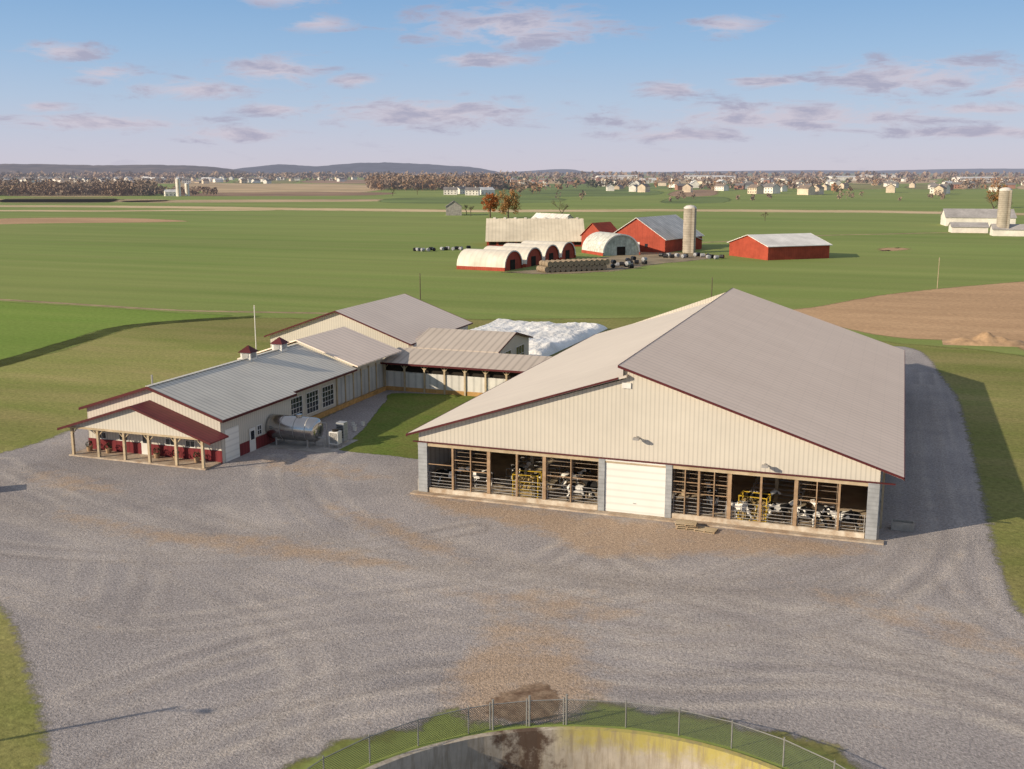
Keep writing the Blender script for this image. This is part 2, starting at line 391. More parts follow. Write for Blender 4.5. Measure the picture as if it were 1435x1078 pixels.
patch('plowed_field',[(14,124),(20,136),(33.7,165),(62.4,202),(110,255),(190,300),(220,160),(120,100),(58,88),(49,97),(34.4,97.5),(24,108)],M_brown,Z*2,3,label='bare brown plowed field',cat='field')
yard=[(-40.3,2),(-40.8,9),(-36,12),(-30,14),(-20.6,15),(-20.6,36.5),(-10,38),(20,60),(33,88),(37.5,88),(39.4,80),(40,73),(41.2,60),(41.9,50),(42,17),(42,2),(42.2,-7),(43,-11),(47,-17),(56,-24),(75,-30),(80,-50),(60,-62),(45,-68),(20,-66),(8,-56),(3.5,-46),(1,-41.5),(-2.2,-38.4),(-7.6,-33.8),(-13.8,-29.1),(-24,-25),(-40,-24),(-62,-26),(-66,-14),(-50,-8),(-42,-4.5)]
step=.34
gx=np.arange(-68,84,step); gy=np.arange(-70,90,step); XX,YY=np.meshgrid(gx,gy)
def segdist(poly,closed,X,Y):
    d=np.full(X.shape,1e9); n=len(poly); 
    for i in range(n if closed else n-1):
        ax,ay=poly[i]; bx,by=poly[(i+1)%n]; dx,dy=bx-ax,by-ay; L=dx*dx+dy*dy+1e-9
        tt=np.clip(((X-ax)*dx+(Y-ay)*dy)/L,0,1); d=np.minimum(d,(X-ax-tt*dx)**2+(Y-ay-tt*dy)**2)
    return np.sqrt(d)
def inside(poly,X,Y):
    c=np.zeros(X.shape,bool); n=len(poly)
    for i in range(n):
        x1,y1=poly[i]; x2,y2=poly[(i+1)%n]
        if y1==y2: continue
        c^=((y1>Y)!=(y2>Y))&(X<(x2-x1)*(Y-y1)/(y2-y1)+x1)
    return c
def sdist(poly,X,Y): return np.where(inside(poly,X,Y),1,-1)*segdist(poly,True,X,Y)
sd=sdist(smooth_pts(yard,True,4),XX,YY)
rp=np.hypot(XX-PC[0],YY-PC[1]); an=np.arctan2(YY-PC[1],XX-PC[0])
sp_=rp-15.4-.45*np.sin(an*7)-.3*np.sin(an*17+1)-.2*np.sin(an*41)
dirt=[(14.6,-25),(17.5,-23.5),(21.2,-25.5),(22.2,-28.2),(21.4,-31.6),(18.8,-32.4),(16.6,-32.2),(15,-29.5)]
sdd=sdist(smooth_pts(dirt,True,4),XX,YY)
edge=np.clip(.5+np.maximum(np.minimum(sd,sp_),sdd*.6)/1.8,0,1); edge=np.where(rp<13.3,0,edge)
mud=np.zeros(XX.shape)
muds=[([(0,-.5),(10,-1.2),(20,-1.2),(30,-1.2),(34,-2.2),(31,-4.2),(24,-6.5),(17,-9.5),(12,-6),(4,-3.8)],2.5,1.15),
([(-24,-13),(-14,-14.5),(-4,-13),(6,-15),(2,-16.5),(-10,-17),(-20,-15.5)],2.,.8),([(-6,-5),(3,-8),(10,-13),(6,-12.5),(-2,-8.5)],2,.7),([(10,-18),(16,-16),(22,-17),(20,-20),(14,-20)],3,.7),
([(14,-21),(18,-20),(21,-23),(20,-26),(15,-26)],3,.75),(dirt,2.5,1.1),([(30,-10),(40,-12),(46,-20),(36,-15)],3,.55),([(-34,-6),(-28,-9),(-22,-8),(-28,-5)],2,.65),([(-18,5),(-10,6),(-4,2),(-10,1),(-17,2)],2,.6)]
for pl,ft,am in muds:
    q=sdist(smooth_pts(pl,True,4),XX,YY); mud=np.maximum(mud,np.clip(.5+q/ft,0,1)*am)
dust=np.zeros(XX.shape); dark=np.zeros(XX.shape)
def addtrack(arr,pts,wd,offs,amp):
    p=smooth_pts(pts,False,5); xs=[q[0] for q in p]; ys=[q[1] for q in p]
    m=(XX>min(xs)-4)&(XX<max(xs)+4)&(YY>min(ys)-4)&(YY<max(ys)+4)
    X,Y=XX[m],YY[m]; d=segdist(p,False,X,Y); v=np.zeros(X.shape)
    for o in offs: v=np.maximum(v,np.exp(-((d-o)/wd)**2))
    arr[m]=np.maximum(arr[m],v*amp)
base_tr=[[(39,60),(39,20),(38.8,2),(37,-9),(30,-17),(18,-21),(4,-21),(-12,-16),(-28,-9),(-38,-4)],
[(37.5,40),(38,4),(35,-8),(26,-14),(12,-16),(-4,-14),(-20,-9),(-32,-6)],
[(17.4,-1),(17.2,-6),(14,-14),(6,-22),(-4,-28),(-16,-27)],
[(17.4,-1),(18,-7),(24,-13),(33,-16),(45,-24),(60,-36)],
[(60,-30),(48,-24),(36,-22),(27,-25.3),(20,-26),(12,-31),(7,-38),(5,-46)],
[(-14,8),(-12,2),(-4,-8),(8,-16),(24,-20),(40,-20),(58,-30)],
[(5,-6),(0,-12),(-10,-18),(-24,-20),(-44,-19)],
[(30,-3),(26,-10),(18,-18),(6,-27),(0,-36)],
[(-38,-14),(-24,-15),(-8,-20),(6,-28),(10,-36)],
[(40,70),(40.3,30),(40.4,0),(42,-12),(50,-22)],
[(-6,-30),(-10,-22),(-18,-14),(-30,-9),(-42,-7)]]
for i,b in enumerate(base_tr):
    for k in range(3):
        dx,dy=R.uniform(-2.2,2.2),R.uniform(-2.2,2.2)
        pts=[(x+dx+R.uniform(-.7,.7),y+dy+R.uniform(-.7,.7)) for x,y in b]
        addtrack(dark if k==2 else dust,pts,R.uniform(.28,.5),(.9,),R.uniform(.45,1.))
for k in range(9):
    xs=-22+k*6; ys=R.uniform(-5,2)
    addtrack(dust if k%3 else dark,[(xs-14,-10+ys),(xs-4,-14+ys),(xs+8,-15+ys),(xs+20,-12+ys)],R.uniform(.8,2.2),(0,),.8)
keep=edge>0
idx=-np.ones(XX.shape,int); f4=keep[:-1,:-1]|keep[1:,:-1]|keep[:-1,1:]|keep[1:,1:]
use=np.zeros(XX.shape,bool); use[:-1,:-1]|=f4; use[1:,:-1]|=f4; use[:-1,1:]|=f4; use[1:,1:]|=f4
idx[use]=np.arange(use.sum())
jj,ii=np.nonzero(f4)
Fc=np.stack([idx[jj,ii],idx[jj,ii+1],idx[jj+1,ii+1],idx[jj+1,ii]],1)
Vc=np.stack([XX[use],YY[use],np.zeros(use.sum())],1)
me=bpy.data.meshes.new('gravel_yard'); me.from_pydata(Vc.tolist(),[],Fc.tolist()); me.materials.append(M_gravel)
for nm,ar in (('edge',edge),('mud',mud),('dust',dust),('dark',dark)):
    at=me.attributes.new(nm,'FLOAT','POINT'); at.data.foreach_set('value',ar[use].astype(np.float32))
o=bpy.data.objects.new('gravel_yard',me); o.location=(0,0,Z*4); COL.objects.link(o); struct(o,'wide grey gravel yard with faint tyre tracks','gravel')
patch('courtyard_lawn',[(-12.6,9.4),(-8,9.1),(-.9,9.8),(-.6,20),(-.6,35.3),(-18.2,35.2),(-18,30),(-16.3,24),(-14.2,17),(-13.2,12)],M_lawn,Z*6,.5,n=5,label='small green lawn between the farm buildings',cat='lawn')
patch('wet_mud',[(17.0,-30.6),(17.9,-28.6),(19.2,-27.4),(20.6,-28.4),(21.2,-30),(20.9,-31.4),(19.4,-32),(17.9,-32.0)],M_mud,Z*7,.7,n=3,label='dark wet mud against the pit fence',cat='mud')

# ------------------------------------------------------------------ mid and far fields
def pf(name,pts,m,z,f,label): return patch(name,[pol(b,d) for b,d in pts],m,z,f,label=label,cat='field',n=4)
pf('brown_field',[(-.50,520),(-.47,590),(-.36,600),(-.29,560),(-.33,540),(-.42,530)],M_brown,Z*2,8,'reddish brown harvested field')
ribbon('creek_bank',[pol(-.56,800),pol(-.47,800),pol(-.38,790),pol(-.27,760),pol(-.18,730),pol(-.1,715),pol(-.03,700),pol(.05,705),pol(.15,712),pol(.25,700),pol(.33,690),pol(.42,660),pol(.52,640)],62,M_tan,Z*3,label='strip of tan dry grass along a creek',cat='grass')
ribbon('creek_bank',[pol(-.56,690),pol(-.47,705),pol(-.38,700),pol(-.27,715),pol(-.2,720)],34,M_tan,Z*4,label='strip of tan dry grass along a creek',cat='grass')
ribbon('farm_lane',[pol(.13,380),pol(.2,395),pol(.28,430),pol(.34,440),pol(.40,450),pol(.50,440)],5,M_dpath,Z*3,label='pale farm lane across the field',cat='track')
pf('brown_field',[(.335,345),(.33,360),(.355,365),(.375,355),(.36,345)],M_brown,Z*2,6,'small brown bare spot in the field')
pf('stubble_field',[(-.33,880),(-.34,960),(-.12,1000),(-.10,930)],M_f2,Z*2,10,'tan stubble field')
pf('stubble_field',[(-.28,1300),(-.30,2300),(-.13,2100),(-.125,1350)],M_f2,Z*2,20,'tan stubble field beyond the creek')
pf('brown_field',[(-.30,1120),(-.30,1280),(-.12,1330),(-.125,1150)],M_f3,Z*3,14,'brown plowed field beyond the creek')
pf('stubble_field',[(-.52,900),(-.52,990),(-.33,1000),(-.33,900)],M_f2,Z*2,10,'tan stubble field')
ri=0
for row,(d0,d1) in enumerate([(870,1080),(1120,1500),(1560,2200),(2300,3300),(3400,5200),(5400,9000)]):
    b=-.56
    while b<.56:
        wd=R.uniform(.05,.16)
        if not(row<3 and -.36<b+wd/2<-.10):
            if R.random()<(.65 if row<2 else .85):
                m=R.choice([M_f1,M_f2,M_f3,M_f4,M_f4,M_f2])
                if row==0: m=R.choice([M_f1,M_f4,M_f1])
                pf('far_field',[(b,d0),(b+.01,d1*.97),(b+wd*.96,d1),(b+wd,d0*1.02)],m,Z*(2+ri%2),d0*.012,'distant strip of farm field')
                ri+=1
        b+=wd+.01

# ------------------------------------------------------------------ hills
def hill(bs,d,hs,colname,c,label):
    V=[];F=[]
    pts=smooth_pts(list(zip(bs,hs)),False,14)
    for i,(b,h) in enumerate(pts):
        h=max(0,h+ (mnoise.noise(Vector((b*60,d*.01,0)))*.05+mnoise.noise(Vector((b*220,d*.01,3)))*.04)*max(hs))
        for dd,hh in ((d,0),(d*1.06,h*.55),(d*1.12,h),(d*1.3,h*.6),(d*1.5,0)):
            x,y=pol(b,dd); V.append((x,y,hh*dd/d*.95))
    for i in range(len(pts)-1):
        for k in range(4):
            q=i*5+k; F.append((q,q+5,q+6,q+1))
    me=bpy.data.meshes.new('hill'); me.from_pydata(V,[],F)
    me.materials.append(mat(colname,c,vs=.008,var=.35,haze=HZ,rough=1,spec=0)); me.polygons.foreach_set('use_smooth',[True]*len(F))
    o=bpy.data.objects.new('hill',me); COL.objects.link(o); struct(o,label,'hill')
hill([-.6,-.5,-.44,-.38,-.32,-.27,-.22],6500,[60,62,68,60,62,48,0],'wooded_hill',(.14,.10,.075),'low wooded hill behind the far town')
hill([-.29,-.24,-.21,-.18,-.13,-.09,-.04,-.02,.0],8500,[0,52,78,64,92,84,58,30,0],'wooded_ridge',(.055,.06,.085),'blue hazy wooded ridge')  # blue of distance haze is put into the base colour
hill([-.02,.01,.04,.055,.07,.12],11000,[0,22,44,40,18,0],'far_ridge',(.06,.07,.10),'low horizon ridge coloured blue for haze')  # bluish base tone stands for haze, here and on the next ridge
hill([.12,.2,.27,.33,.40,.46,.6],12000,[10,26,34,30,48,52,46],'far_ridge',(.06,.07,.10),'low horizon ridge coloured blue for haze')

# ------------------------------------------------------------------ trees
def woods(name,region,count,h,sz,m,label,leaves=26,clump=0):
    g=Geo(); cs=[region() for _ in range(clump)] if clump else None
    for _ in range(count):
        b,d=region()
        if cs:
            c0=R.choice(cs); b,d=c0[0]+R.gauss(0,.010),c0[1]*(1+R.gauss(0,.035))
        x,y=pol(b,d); H=h*R.uniform(.45,1.25); rx=H*R.uniform(.3,.55)
        g.tube((x,y,0),(x,y,H*.6),H*.02,3,cap=False)
        for _ in range(leaves):
            th=R.uniform(0,6.283); ph=R.uniform(-1,1); rr=R.uniform(.2,1)**.5
            c=(x+rx*rr*math.cos(th)*math.sqrt(1-ph*ph),y+rx*rr*math.sin(th)*math.sqrt(1-ph*ph),H*.55+H*.45*rr*ph)
            g.quadleaf(c,sz*R.uniform(.5,1.3),R)
    o=g.obj(name,None,m); tag(o,label,'trees',kind='stuff'); return o
M_wd=mat('bare_woods',(.25,.18,.14),c2=(.30,.215,.15),vs=.03,haze=HZ,rough=1,spec=0,var=.3)
M_wd1=mat('grey_woods',(.23,.18,.145),c2=(.32,.22,.15),vs=.02,haze=HZ,rough=1,spec=0,var=.3)
M_wd2=mat('autumn_woods',(.38,.19,.10),c2=(.24,.18,.11),vs=.03,haze=HZ,rough=1,spec=0)
M_wd3=mat('evergreen_woods',(.075,.10,.06),c2=(.19,.15,.10),vs=.02,haze=HZ,rough=1,spec=0)
U=R.uniform
woods('distant_woods',lambda:(U(-.50,-.325),U(1120,1260)),480,15,1.3,M_wd1,'dense bare brown woodland beyond the fields',44)
woods('distant_woods',lambda:(U(-.33,-.27),U(1150,1250)),60,8,1.3,M_wd,'thin hedge of bare brown trees')
woods('distant_woods',lambda:(U(-.13,-.01),U(1450,1750)),360,19,1.9,M_wd,'dense reddish brown autumn woodland',36)
woods('distant_woods',lambda:(U(-.125,-.02),U(1420,1600)),50,18,2.,M_wd2,'rust coloured autumn trees along a woodland')
woods('distant_woods',lambda:(U(-.56,-.1),U(2300,3200)),150,9,2.5,M_wd,'scattered bare trees around the far town',14,14)
woods('distant_woods',lambda:(U(-.56,-.1),U(3300,5400)),700,17,5,M_wd,'wooded slopes behind the far town',12)
woods('distant_woods',lambda:(U(-.02,.56),U(1500,3200)),620,12,2.3,M_wd,'scattered bare trees among far houses',18,46)
woods('distant_woods',lambda:(U(-.02,.56),U(1250,2800)),120,12,2.,M_wd2,'scattered rust coloured trees among far houses',20,24)
woods('distant_woods',lambda:(U(-.02,.56),U(1500,3500)),240,12,2.8,M_wd3,'scattered dark evergreen trees among far houses',14,22)
woods('distant_woods',lambda:(U(-.58,.58),U(3600,6500)),1000,20,8,M_wd,'band of bare trees on the horizon',9)
woods('hedgerow',lambda:(U(-.02,.45),U(960,1010)),26,7,1.1,M_wd,'broken line of small bare trees',22,7)

def bare_tree(label,loc,H,seed,mt=M_bark,name='bare_tree'):
    rr=random.Random(seed); r=root(name,label,'tree',loc); g=Geo(); c=Geo()
    def br(p,d,l,rad,lv):
        q=p+d*l; (g if lv<1 else c).tube(p,q,rad,5 if lv<2 else 3,rad*.65,cap=False)
        if lv>=5: return
        for k in range(3 if lv<4 else 2):
            nd=(d+Vector((rr.gauss(0,.5),rr.gauss(0,.5),rr.gauss(.12,.3)))).normalized()
            br(p+d*l*rr.uniform(.6,1.),nd,l*rr.uniform(.6,.82),max(rad*.55,.03),lv+1)
    br(Vector((0,0,0)),Vector((0,0,1)),H*.28,H*.022,0)
    g.obj('trunk',r,mt); c.obj('crown',r,mt); return r
def leafy_tree(label,loc,H,W,seed,m,name='autumn_tree'):
    rr=random.Random(seed); r=root(name,label,'tree',loc); g=Geo(); c=Geo()
    g.tube((0,0,0),(0,0,H*.35),H*.03,8,H*.022,cap=False)
    for k in range(7):
        a=rr.uniform(0,6.28); g.tube((0,0,H*.3),(W*.33*math.cos(a),W*.33*math.sin(a),H*rr.uniform(.55,.85)),H*.015,5,H*.005,cap=False)
    for k in range(38):
        a=rr.uniform(0,6.28); ph=rr.uniform(-.9,1); q=rr.uniform(.2,1)**.5; cc=Vector((W/2*q*math.cos(a)*math.sqrt(1-min(1,ph*ph*.8)),W/2*q*math.sin(a)*math.sqrt(1-min(1,ph*ph*.8)),H*.55+H*.40*ph*q))
        cr_=rr.uniform(.09,.17)*W
        for j in range(70):
            v=Vector((rr.gauss(0,1),rr.gauss(0,1),rr.gauss(0,.8))).normalized()*cr_*rr.uniform(.4,1.1)
            c.quadleaf(cc+v,H*.022,rr)
    g.obj('trunk',r,M_bark); c.obj('crown',r,m); return r
M_or=mat('rust_leaves',(.50,.18,.06),c2=(.28,.10,.04),vs=.35,var=.3,rough=1,spec=.1)
M_or2=mat('bronze_leaves',(.42,.22,.085),c2=(.22,.12,.05),vs=.35,rough=1,spec=.1)
leafy_tree('orange brown autumn tree in the field',(-178.4,485.9,0),15,9,3,M_or)
leafy_tree('tall bronze autumn tree in the field',(-166,480.6,0),15.5,13,4,M_or2)
bare_tree('spreading bare tree behind the old barn',(-128.8,457.8,0),15,5)
bare_tree('small bare tree near autumn trees',(-195.5,500,0),9,6)
bare_tree('small bare tree near autumn trees',(-203,512,0),9,16)
bare_tree('small bare bush in open field',(-31,492,0),7,7)
bare_tree('bare tree by the creek',(-456,937,0),14,8)
bare_tree('bare tree by the creek',(-461,1008,0),13,9)
bare_tree('bare tree beside the distant dairy',(*pol(.44,640),0),17,10)
bare_tree('bare tree beside the distant dairy',(*pol(.452,620),0),14,11)
leafy_tree('brown leaved tree among far houses',(*pol(.445,760),0),17,15,12,M_or2)

# ------------------------------------------------------------------ far houses
def house_mesh(w,d,h,rh,wm,rm,name='house'):
    g=Geo(); g.m=0; g.box(-w/2,w/2,-d/2,d/2,0,h)
    g.m=0; g.ext([(-w/2,-d/2,h),(-w/2,d/2,h),(-w/2,0,h+rh)],(w,0,0))
    g.m=1; o=.4
    g.ext([(-w/2-o,-d/2-o,h-.1),(-w/2-o,0,h+rh+.1),(-w/2-o,0,h+rh+.35),(-w/2-o,-d/2-o,h+.15)],(w+2*o,0,0))
    g.ext([(-w/2-o,d/2+o,h-.1),(-w/2-o,d/2+o,h+.15),(-w/2-o,0,h+rh+.35),(-w/2-o,0,h+rh+.1)],(w+2*o,0,0))
    g.m=0; g.box(w*.2,w*.2+1,-.5,.5,h,h+rh+1.2)
    g.m=2
    for k in range(4):
        x=-w/2+w*(k+.5)/4
        for z in (1.,3.6):
            if z+1.4<h: g.box(x-.5,x+.5,-d/2-.03,-d/2,z,z+1.3)
    return g.mesh(name,[wm,rm,M_glass])
hw=[mat('far_wall_white',(.82,.76,.67),haze=HZ,var=.05),mat('far_wall_cream',(.70,.57,.42),haze=HZ,var=.05),mat('far_wall_tan',(.48,.38,.27),haze=HZ,var=.05),mat('far_wall_brick',(.34,.17,.12),haze=HZ,var=.05)]
hr=[mat('far_roof_grey',(.22,.20,.19),haze=HZ,var=.1),mat('far_roof_brown',(.26,.20,.16),haze=HZ,var=.1),mat('far_roof_white',(.70,.68,.66),haze=HZ,var=.05),mat('dairy_roof_grey',(.42,.39,.37),haze=HZ,var=.1)]
variants=[(house_mesh(15,9,5.6,2.8,hw[0],hr[0]),'white'),(house_mesh(13,8,5.4,2.6,hw[1],hr[1]),'cream'),(house_mesh(17,9,5.6,3,hw[0],hr[1]),'white'),(house_mesh(14,9,3.2,2.6,hw[2],hr[0]),'tan'),(house_mesh(13,9,5.6,2.6,hw[3],hr[0]),'brick'),(house_mesh(18,10,5,3,hw[0],hr[2]),'white')]
spots=[]
def far_house(b,d,vi=None,s=1,rot=None):
    x,y=pol(b,d)
    for (a,c) in spots:
        if math.hypot(a-x,c-y)<24: return
    spots.append((x,y))
    vi=R.choice([0,0,1,2,3,4,0,2]) if vi is None else vi
    me,cn=variants[vi]; o=bpy.data.objects.new('house',me); COL.objects.link(o)
    o.location=(x,y,0); o.rotation_euler=(0,0,U(0,6.28) if rot is None else rot); o.scale=(s,s,s)
    tag(o,'distant %s house with %s gable roof'%(cn,'pale' if vi==5 else 'dark'),'house',group='houses of the distant town')
for _ in range(125): far_house(U(-.50,-.22),U(2250,3300),R.choice([0,0,1,2,5,3]),s=U(.9,1.25))
for _ in range(16): far_house(U(-.24,-.12),U(2400,3400))
for _ in range(26): far_house(U(.08,.50),U(1350,1700))
for _ in range(100): far_house(U(.0,.5),U(1600,3000),R.choice([0,0,1,2,5,3,4]),s=U(1,1.25))
for b,d in ((.222,1230),(.236,1260),(.25,1240),(.268,1180),(.278,1200),(.11,1350),(.12,1330),(.16,1330),(.345,1300),(.355,1280),(.39,1250),(.39,1180)): far_house(b,d,R.choice([0,1,1]),1.25)
for b,d,rt_ in ((-.056,1180,.3),(-.046,1230,1.2),(-.036,1160,.2),(-.024,1200,.9)): far_house(b,d,R.choice([5,0]),.95,rt_)
for b,d in ((-.31,1120),(-.297,1140)): far_house(b,d,5,.8,.8)
for i,(b,d,wd) in enumerate([(.175,3300,120),(.09,3200,80),(.105,3400,60),(.33,4200,140),(.19,3000,70),(.30,3000,70),(.42,2500,80)]):
    x,y=pol(b,d); r=root('warehouse','long white distant warehouse with flat roof','building',(x,y,0),YAW+U(-.2,.2),'warehouses near the distant town')
    g=Geo().box(-wd/2,wd/2,-25,25,0,10); g.obj('wall',r,hw[0])
    Geo().ext([(-wd/2-1,-26,10),(-wd/2-1,0,12.5),(-wd/2-1,26,10)],(wd+2,0,0)).obj('roof',r,hr[2])
def silo(label,loc,r_,h,m=M_silo,capm=M_greyr):
    r=root('silo',label,'silo',loc)
    g=Geo(); g.tube((0,0,0),(0,0,h),r_,24); g.obj('wall',r,m,True)
    g=Geo(); g.dome((0,0,h),r_*1.03,24,5,r_*.55); g.obj('roof',r,capm,True)
    g=Geo(); g.box(r_*.7-.4,r_*.7+.4,-r_*.7-.9,-r_*.7-.1,0,h+.3); g.obj('chute',r,M_silo)
    return r
silo('small white silo beside distant farm',(*pol(-.304,1110),0),2.4,17,hw[0],hr[2])
silo('small white silo beside distant farm',(*pol(-.296,1125),0),2.2,12,hw[0],hr[2])

def gable(name,label,loc,rot,w,l,h,rh,wm,wmy,rm,trim,oh=.4,doors=(),cat='barn',th=.14,windows=()):
    r=root(name,label,cat,loc,rot)
    hw_=w/2
    for y in (0,l):
        Geo().face([(-hw_,y,0),(hw_,y,0),(hw_,y,h),(0,y,h+rh),(-hw_,y,h)]).obj('gable_wall',r,wm)
    for x in (-hw_,hw_): Geo().face([(x,0,0),(x,l,0),(x,l,h),(x,0,h)]).obj('side_wall',r,wmy)
    k=rh/hw_; g=Geo()
    for s in (-1,1):
        e=s*(hw_+oh); ze=h-oh*k+.03; zr=h+rh+.03
        g.ext([(e,-oh,ze),(0,-oh,zr),(0,-oh,zr+th),(e,-oh,ze+th)],(0,l+2*oh,0))
    g.obj('roof',r,rm)
    if trim:
        g=Geo()
        for s in (-1,1):
            e=s*(hw_+oh+.02); ze=h-oh*k+.03; zr=h+rh+.03
            for y in (-oh-.06,l+oh+.005):
                g.ext([(e,y,ze-.02),(0,y,zr-.02),(0,y,zr+th+.02),(e,y,ze+th+.02)],(0,.05,0))
            g.box(min(e,e+s*.05),max(e,e+s*.05),-oh-.06,l+oh+.05,ze-.03,ze+th)
        g.obj('trim',r,trim)
    for (x0,x1,z1) in doors:
        Geo().box(x0,x1,-.06,-.01,0,z1).obj('door',r,M_white)
    for (x0,x1,z0,z1) in windows:
        Geo().box(x0,x1,-.06,-.01,z0,z1).obj('window',r,M_glass)
    return r

# ------------------------------------------------------------------ MAIN BARN
B=root('freestall_barn','huge cream dairy barn with tan metal roof and open front','barn')
W=34.4; RX=16.1; E0,E1=-.84,35.9; T0,T1=-.45,55.5
zl=lambda x:4.8+(x-E0)*.3295
zr=lambda x:4.8+(E1-x)*.3268
g=Geo(); th=.16
g.ext([(E0,T0,zl(E0)),(RX+.6,T0,zl(RX+.6)),(RX+.6,T0,zl(RX+.6)-th),(E0,T0,zl(E0)-th)],(0,T1-T0,0)); g.obj('roof',B,M_roof,label='sunlit lower slope of tan ribbed metal roof')
g=Geo(); g.ext([(RX,T0,zr(RX)),(E1,T0,zr(E1)),(E1,T0,zr(E1)-th),(RX,T0,zr(RX)-th)],(0,T1-T0,0)); g.obj('roof',B,M_roofr,label='raised shaded slope of tan ribbed metal roof')
g=Geo()
g.face([(RX+.3,T0+.2,zl(RX+.3)),(RX+.3,T1-.2,zl(RX+.3)),(RX+.3,T1-.2,zr(RX+.3)-th),(RX+.3,T0+.2,zr(RX+.3)-th)]); g.obj('ridge_vent',B,M_dark)
g=Geo(); g.ext([(E0,T0-.06,zl(E0)-.15),(RX-.02,T0-.06,zl(RX)-.12),(RX-.02,T0-.06,zl(RX)+.02),(E0,T0-.06,zl(E0)+.02)],(0,.055,0)); g.obj('rake_trim',B,M_maroon)
g=Geo(); g.ext([(RX-.05,T0-.06,zr(RX)-.16),(E1,T0-.06,zr(E1)-.14),(E1,T0-.06,zr(E1)+.02),(RX-.05,T0-.06,zr(RX)+.02)],(0,.055,0)); g.obj('rake_trim',B,M_maroon)
g=Geo(); g.box(RX-.06,RX-.005,T0-.0,T1,zr(RX)-.18,zr(RX)+.02); g.obj('ridge_trim',B,M_maroon)
g=Geo(); g.box(E1+.003,E1+.06,T0-.0,T1,zr(E1)-.2,zr(E1)+.01); g.obj('eave_trim',B,M_maroon)
g=Geo(); g.box(E0-.06,E0-.003,T0-.0,T1,zl(E0)-.2,zl(E0)+.01); g.obj('eave_trim',B,M_maroon)
HO=4.15
g=Geo(); g.face([(0,0,HO),(W,0,HO),(W,0,zr(W)-.2),(RX+.3,0,zr(RX+.3)-.2),(RX+.3,0,zl(RX)-.2),(0,0,zl(0)-.2)]); g.obj('gable_wall',B,M_wallcream)
g=Geo(); g.face([(0,55,0),(W,55,0),(W,55,zr(W)-.2),(RX,55,zr(RX)-.2),(0,55,zl(0)-.2)]); g.obj('gable_wall',B,M_wallcream)
g=Geo(); g.box(E0+.4,E1-.5,T0+.25,-.003,HO+.0,HO+.07); g.obj('soffit',B,M_maroon)
g=Geo(); g.box(-.05,W+.05,-.10,-.02,HO-.28,HO-.025); g.obj('header_beam',B,M_woodp)
for x0,x1 in ((-.15,0),(W,W+.15)): Geo().box(x0,x1,.02,55,0,1.1).obj('side_wall',B,M_conc)
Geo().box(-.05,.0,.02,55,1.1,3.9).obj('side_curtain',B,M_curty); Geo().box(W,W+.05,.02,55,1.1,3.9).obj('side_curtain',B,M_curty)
for y in range(3,55,3):
    Geo().box(-.2,-.055,y-.1,y+.1,0,4.9).obj('side_post',B,M_woodp); Geo().box(W+.155,W+.3,y-.1,y+.1,0,5.0).obj('side_post',B,M_woodp)
Geo().box(.02,W-.02,.02,54.9,-.02,.06).obj('floor',B,M_floor)
Geo().box(15.4,19.4,.3,54.5,.07,.14).obj('feed_alley',B,M_conc)
g=Geo(); g.box(-.5,W+.5,-.75,.02,-.02,.13); g.obj('apron',B,M_apron)
M_ww=mat('whitewashed_concrete',(.66,.58,.47),c2=(.42,.31,.21),vs=1.5)
Geo().box(.9,14.6,-.1,.1,.135,.5).obj('curb_wall',B,M_ww); Geo().box(20.2,33.6,-.1,.1,.135,.5).obj('curb_wall',B,M_ww)
for x0,x1 in ((0,.75),(14.65,15.12),(19.68,20.15),(33.65,34.4)):
    Geo().box(x0,x1,-.16,.12,.135,HO+ .0).obj('corner_post',B,M_galv)
g=Geo().box(15.14,19.66,-.05,.03,.135,4.1); d=g.obj('garage_door',B,M_doorp)
g=Geo().box(15.14,19.66,-.12,-.055,4.0,4.14); g.obj('trim',d,M_white)
g=Geo().box(17.3,17.5,-.09,-.052,.9,.96); g.obj('handle',d,M_pipe)
def framing(name,xs,w_,m):
    for x in xs: Geo().box(x-w_/2,x+w_/2,-.12,.1,.505,HO-.29).obj(name,B,m)
framing('timber_post',[5.9,10.4,24.3,28.9],.26,M_wood)
framing('timber_post',[2.9,8.2,22.1,26.5,31.8],.15,M_wood)
framing('timber_post',[4.4,12.5,30.3,23.2,21.1],.07,M_wood)
def rail(x0,x1,z): Geo().box(x0,x1,-.05,.0,z,z+.06).obj('timber_rail',B,M_wood)
for z in (2.1,2.9): rail(2.98,5.77,z); rail(20.17,22.02,z); rail(22.18,24.16,z)
for z in (2.4,): rail(10.53,14.63,z); rail(29.03,31.72,z); rail(.77,2.82,z)
for x0,x1,full in ((.8,2.8,0),(3.0,5.75,1),(6.05,8.1,0),(8.3,10.25,0),(10.55,14.6,1),(20.2,24.15,1),(24.45,26.4,0),(26.6,28.75,0),(29.05,31.7,1),(31.9,33.6,0)):
    g=Geo()
    for z in (.62,.85,1.1,1.4,1.7): g.tube((x0,.12,z),(x1,.12,z),.026,6)
    k=max(1,int((x1-x0)/1.4))
    for i in range(k+1): xx=x0+.05+(x1-x0-.1)*i/k; g.tube((xx,.12,.52),(xx,.12,1.78),.028,6)
    g.obj('pipe_gate',B,M_pipe)
    if full:
        g=Geo()
        for z in (2.3,2.65,3.2,3.55): g.tube((x0,.14,z),(x1,.14,z),.018,5)
        for i in range(k+1): xx=x0+.05+(x1-x0-.1)*i/k; g.tube((xx,.14,1.9),(xx,.14,3.86),.022,5)
        g.obj('upper_grid',B,M_rust)
for x in (7.4,14.9,19.9,27.0):
    for y in (6,12,18,24,30,36,42,48):
        Geo().box(x-.12,x+.12,y-.12,y+.12,.06,zl(min(x,16))-.25 if x<16 else zr(x)-.25).obj('interior_post',B,M_woodp)
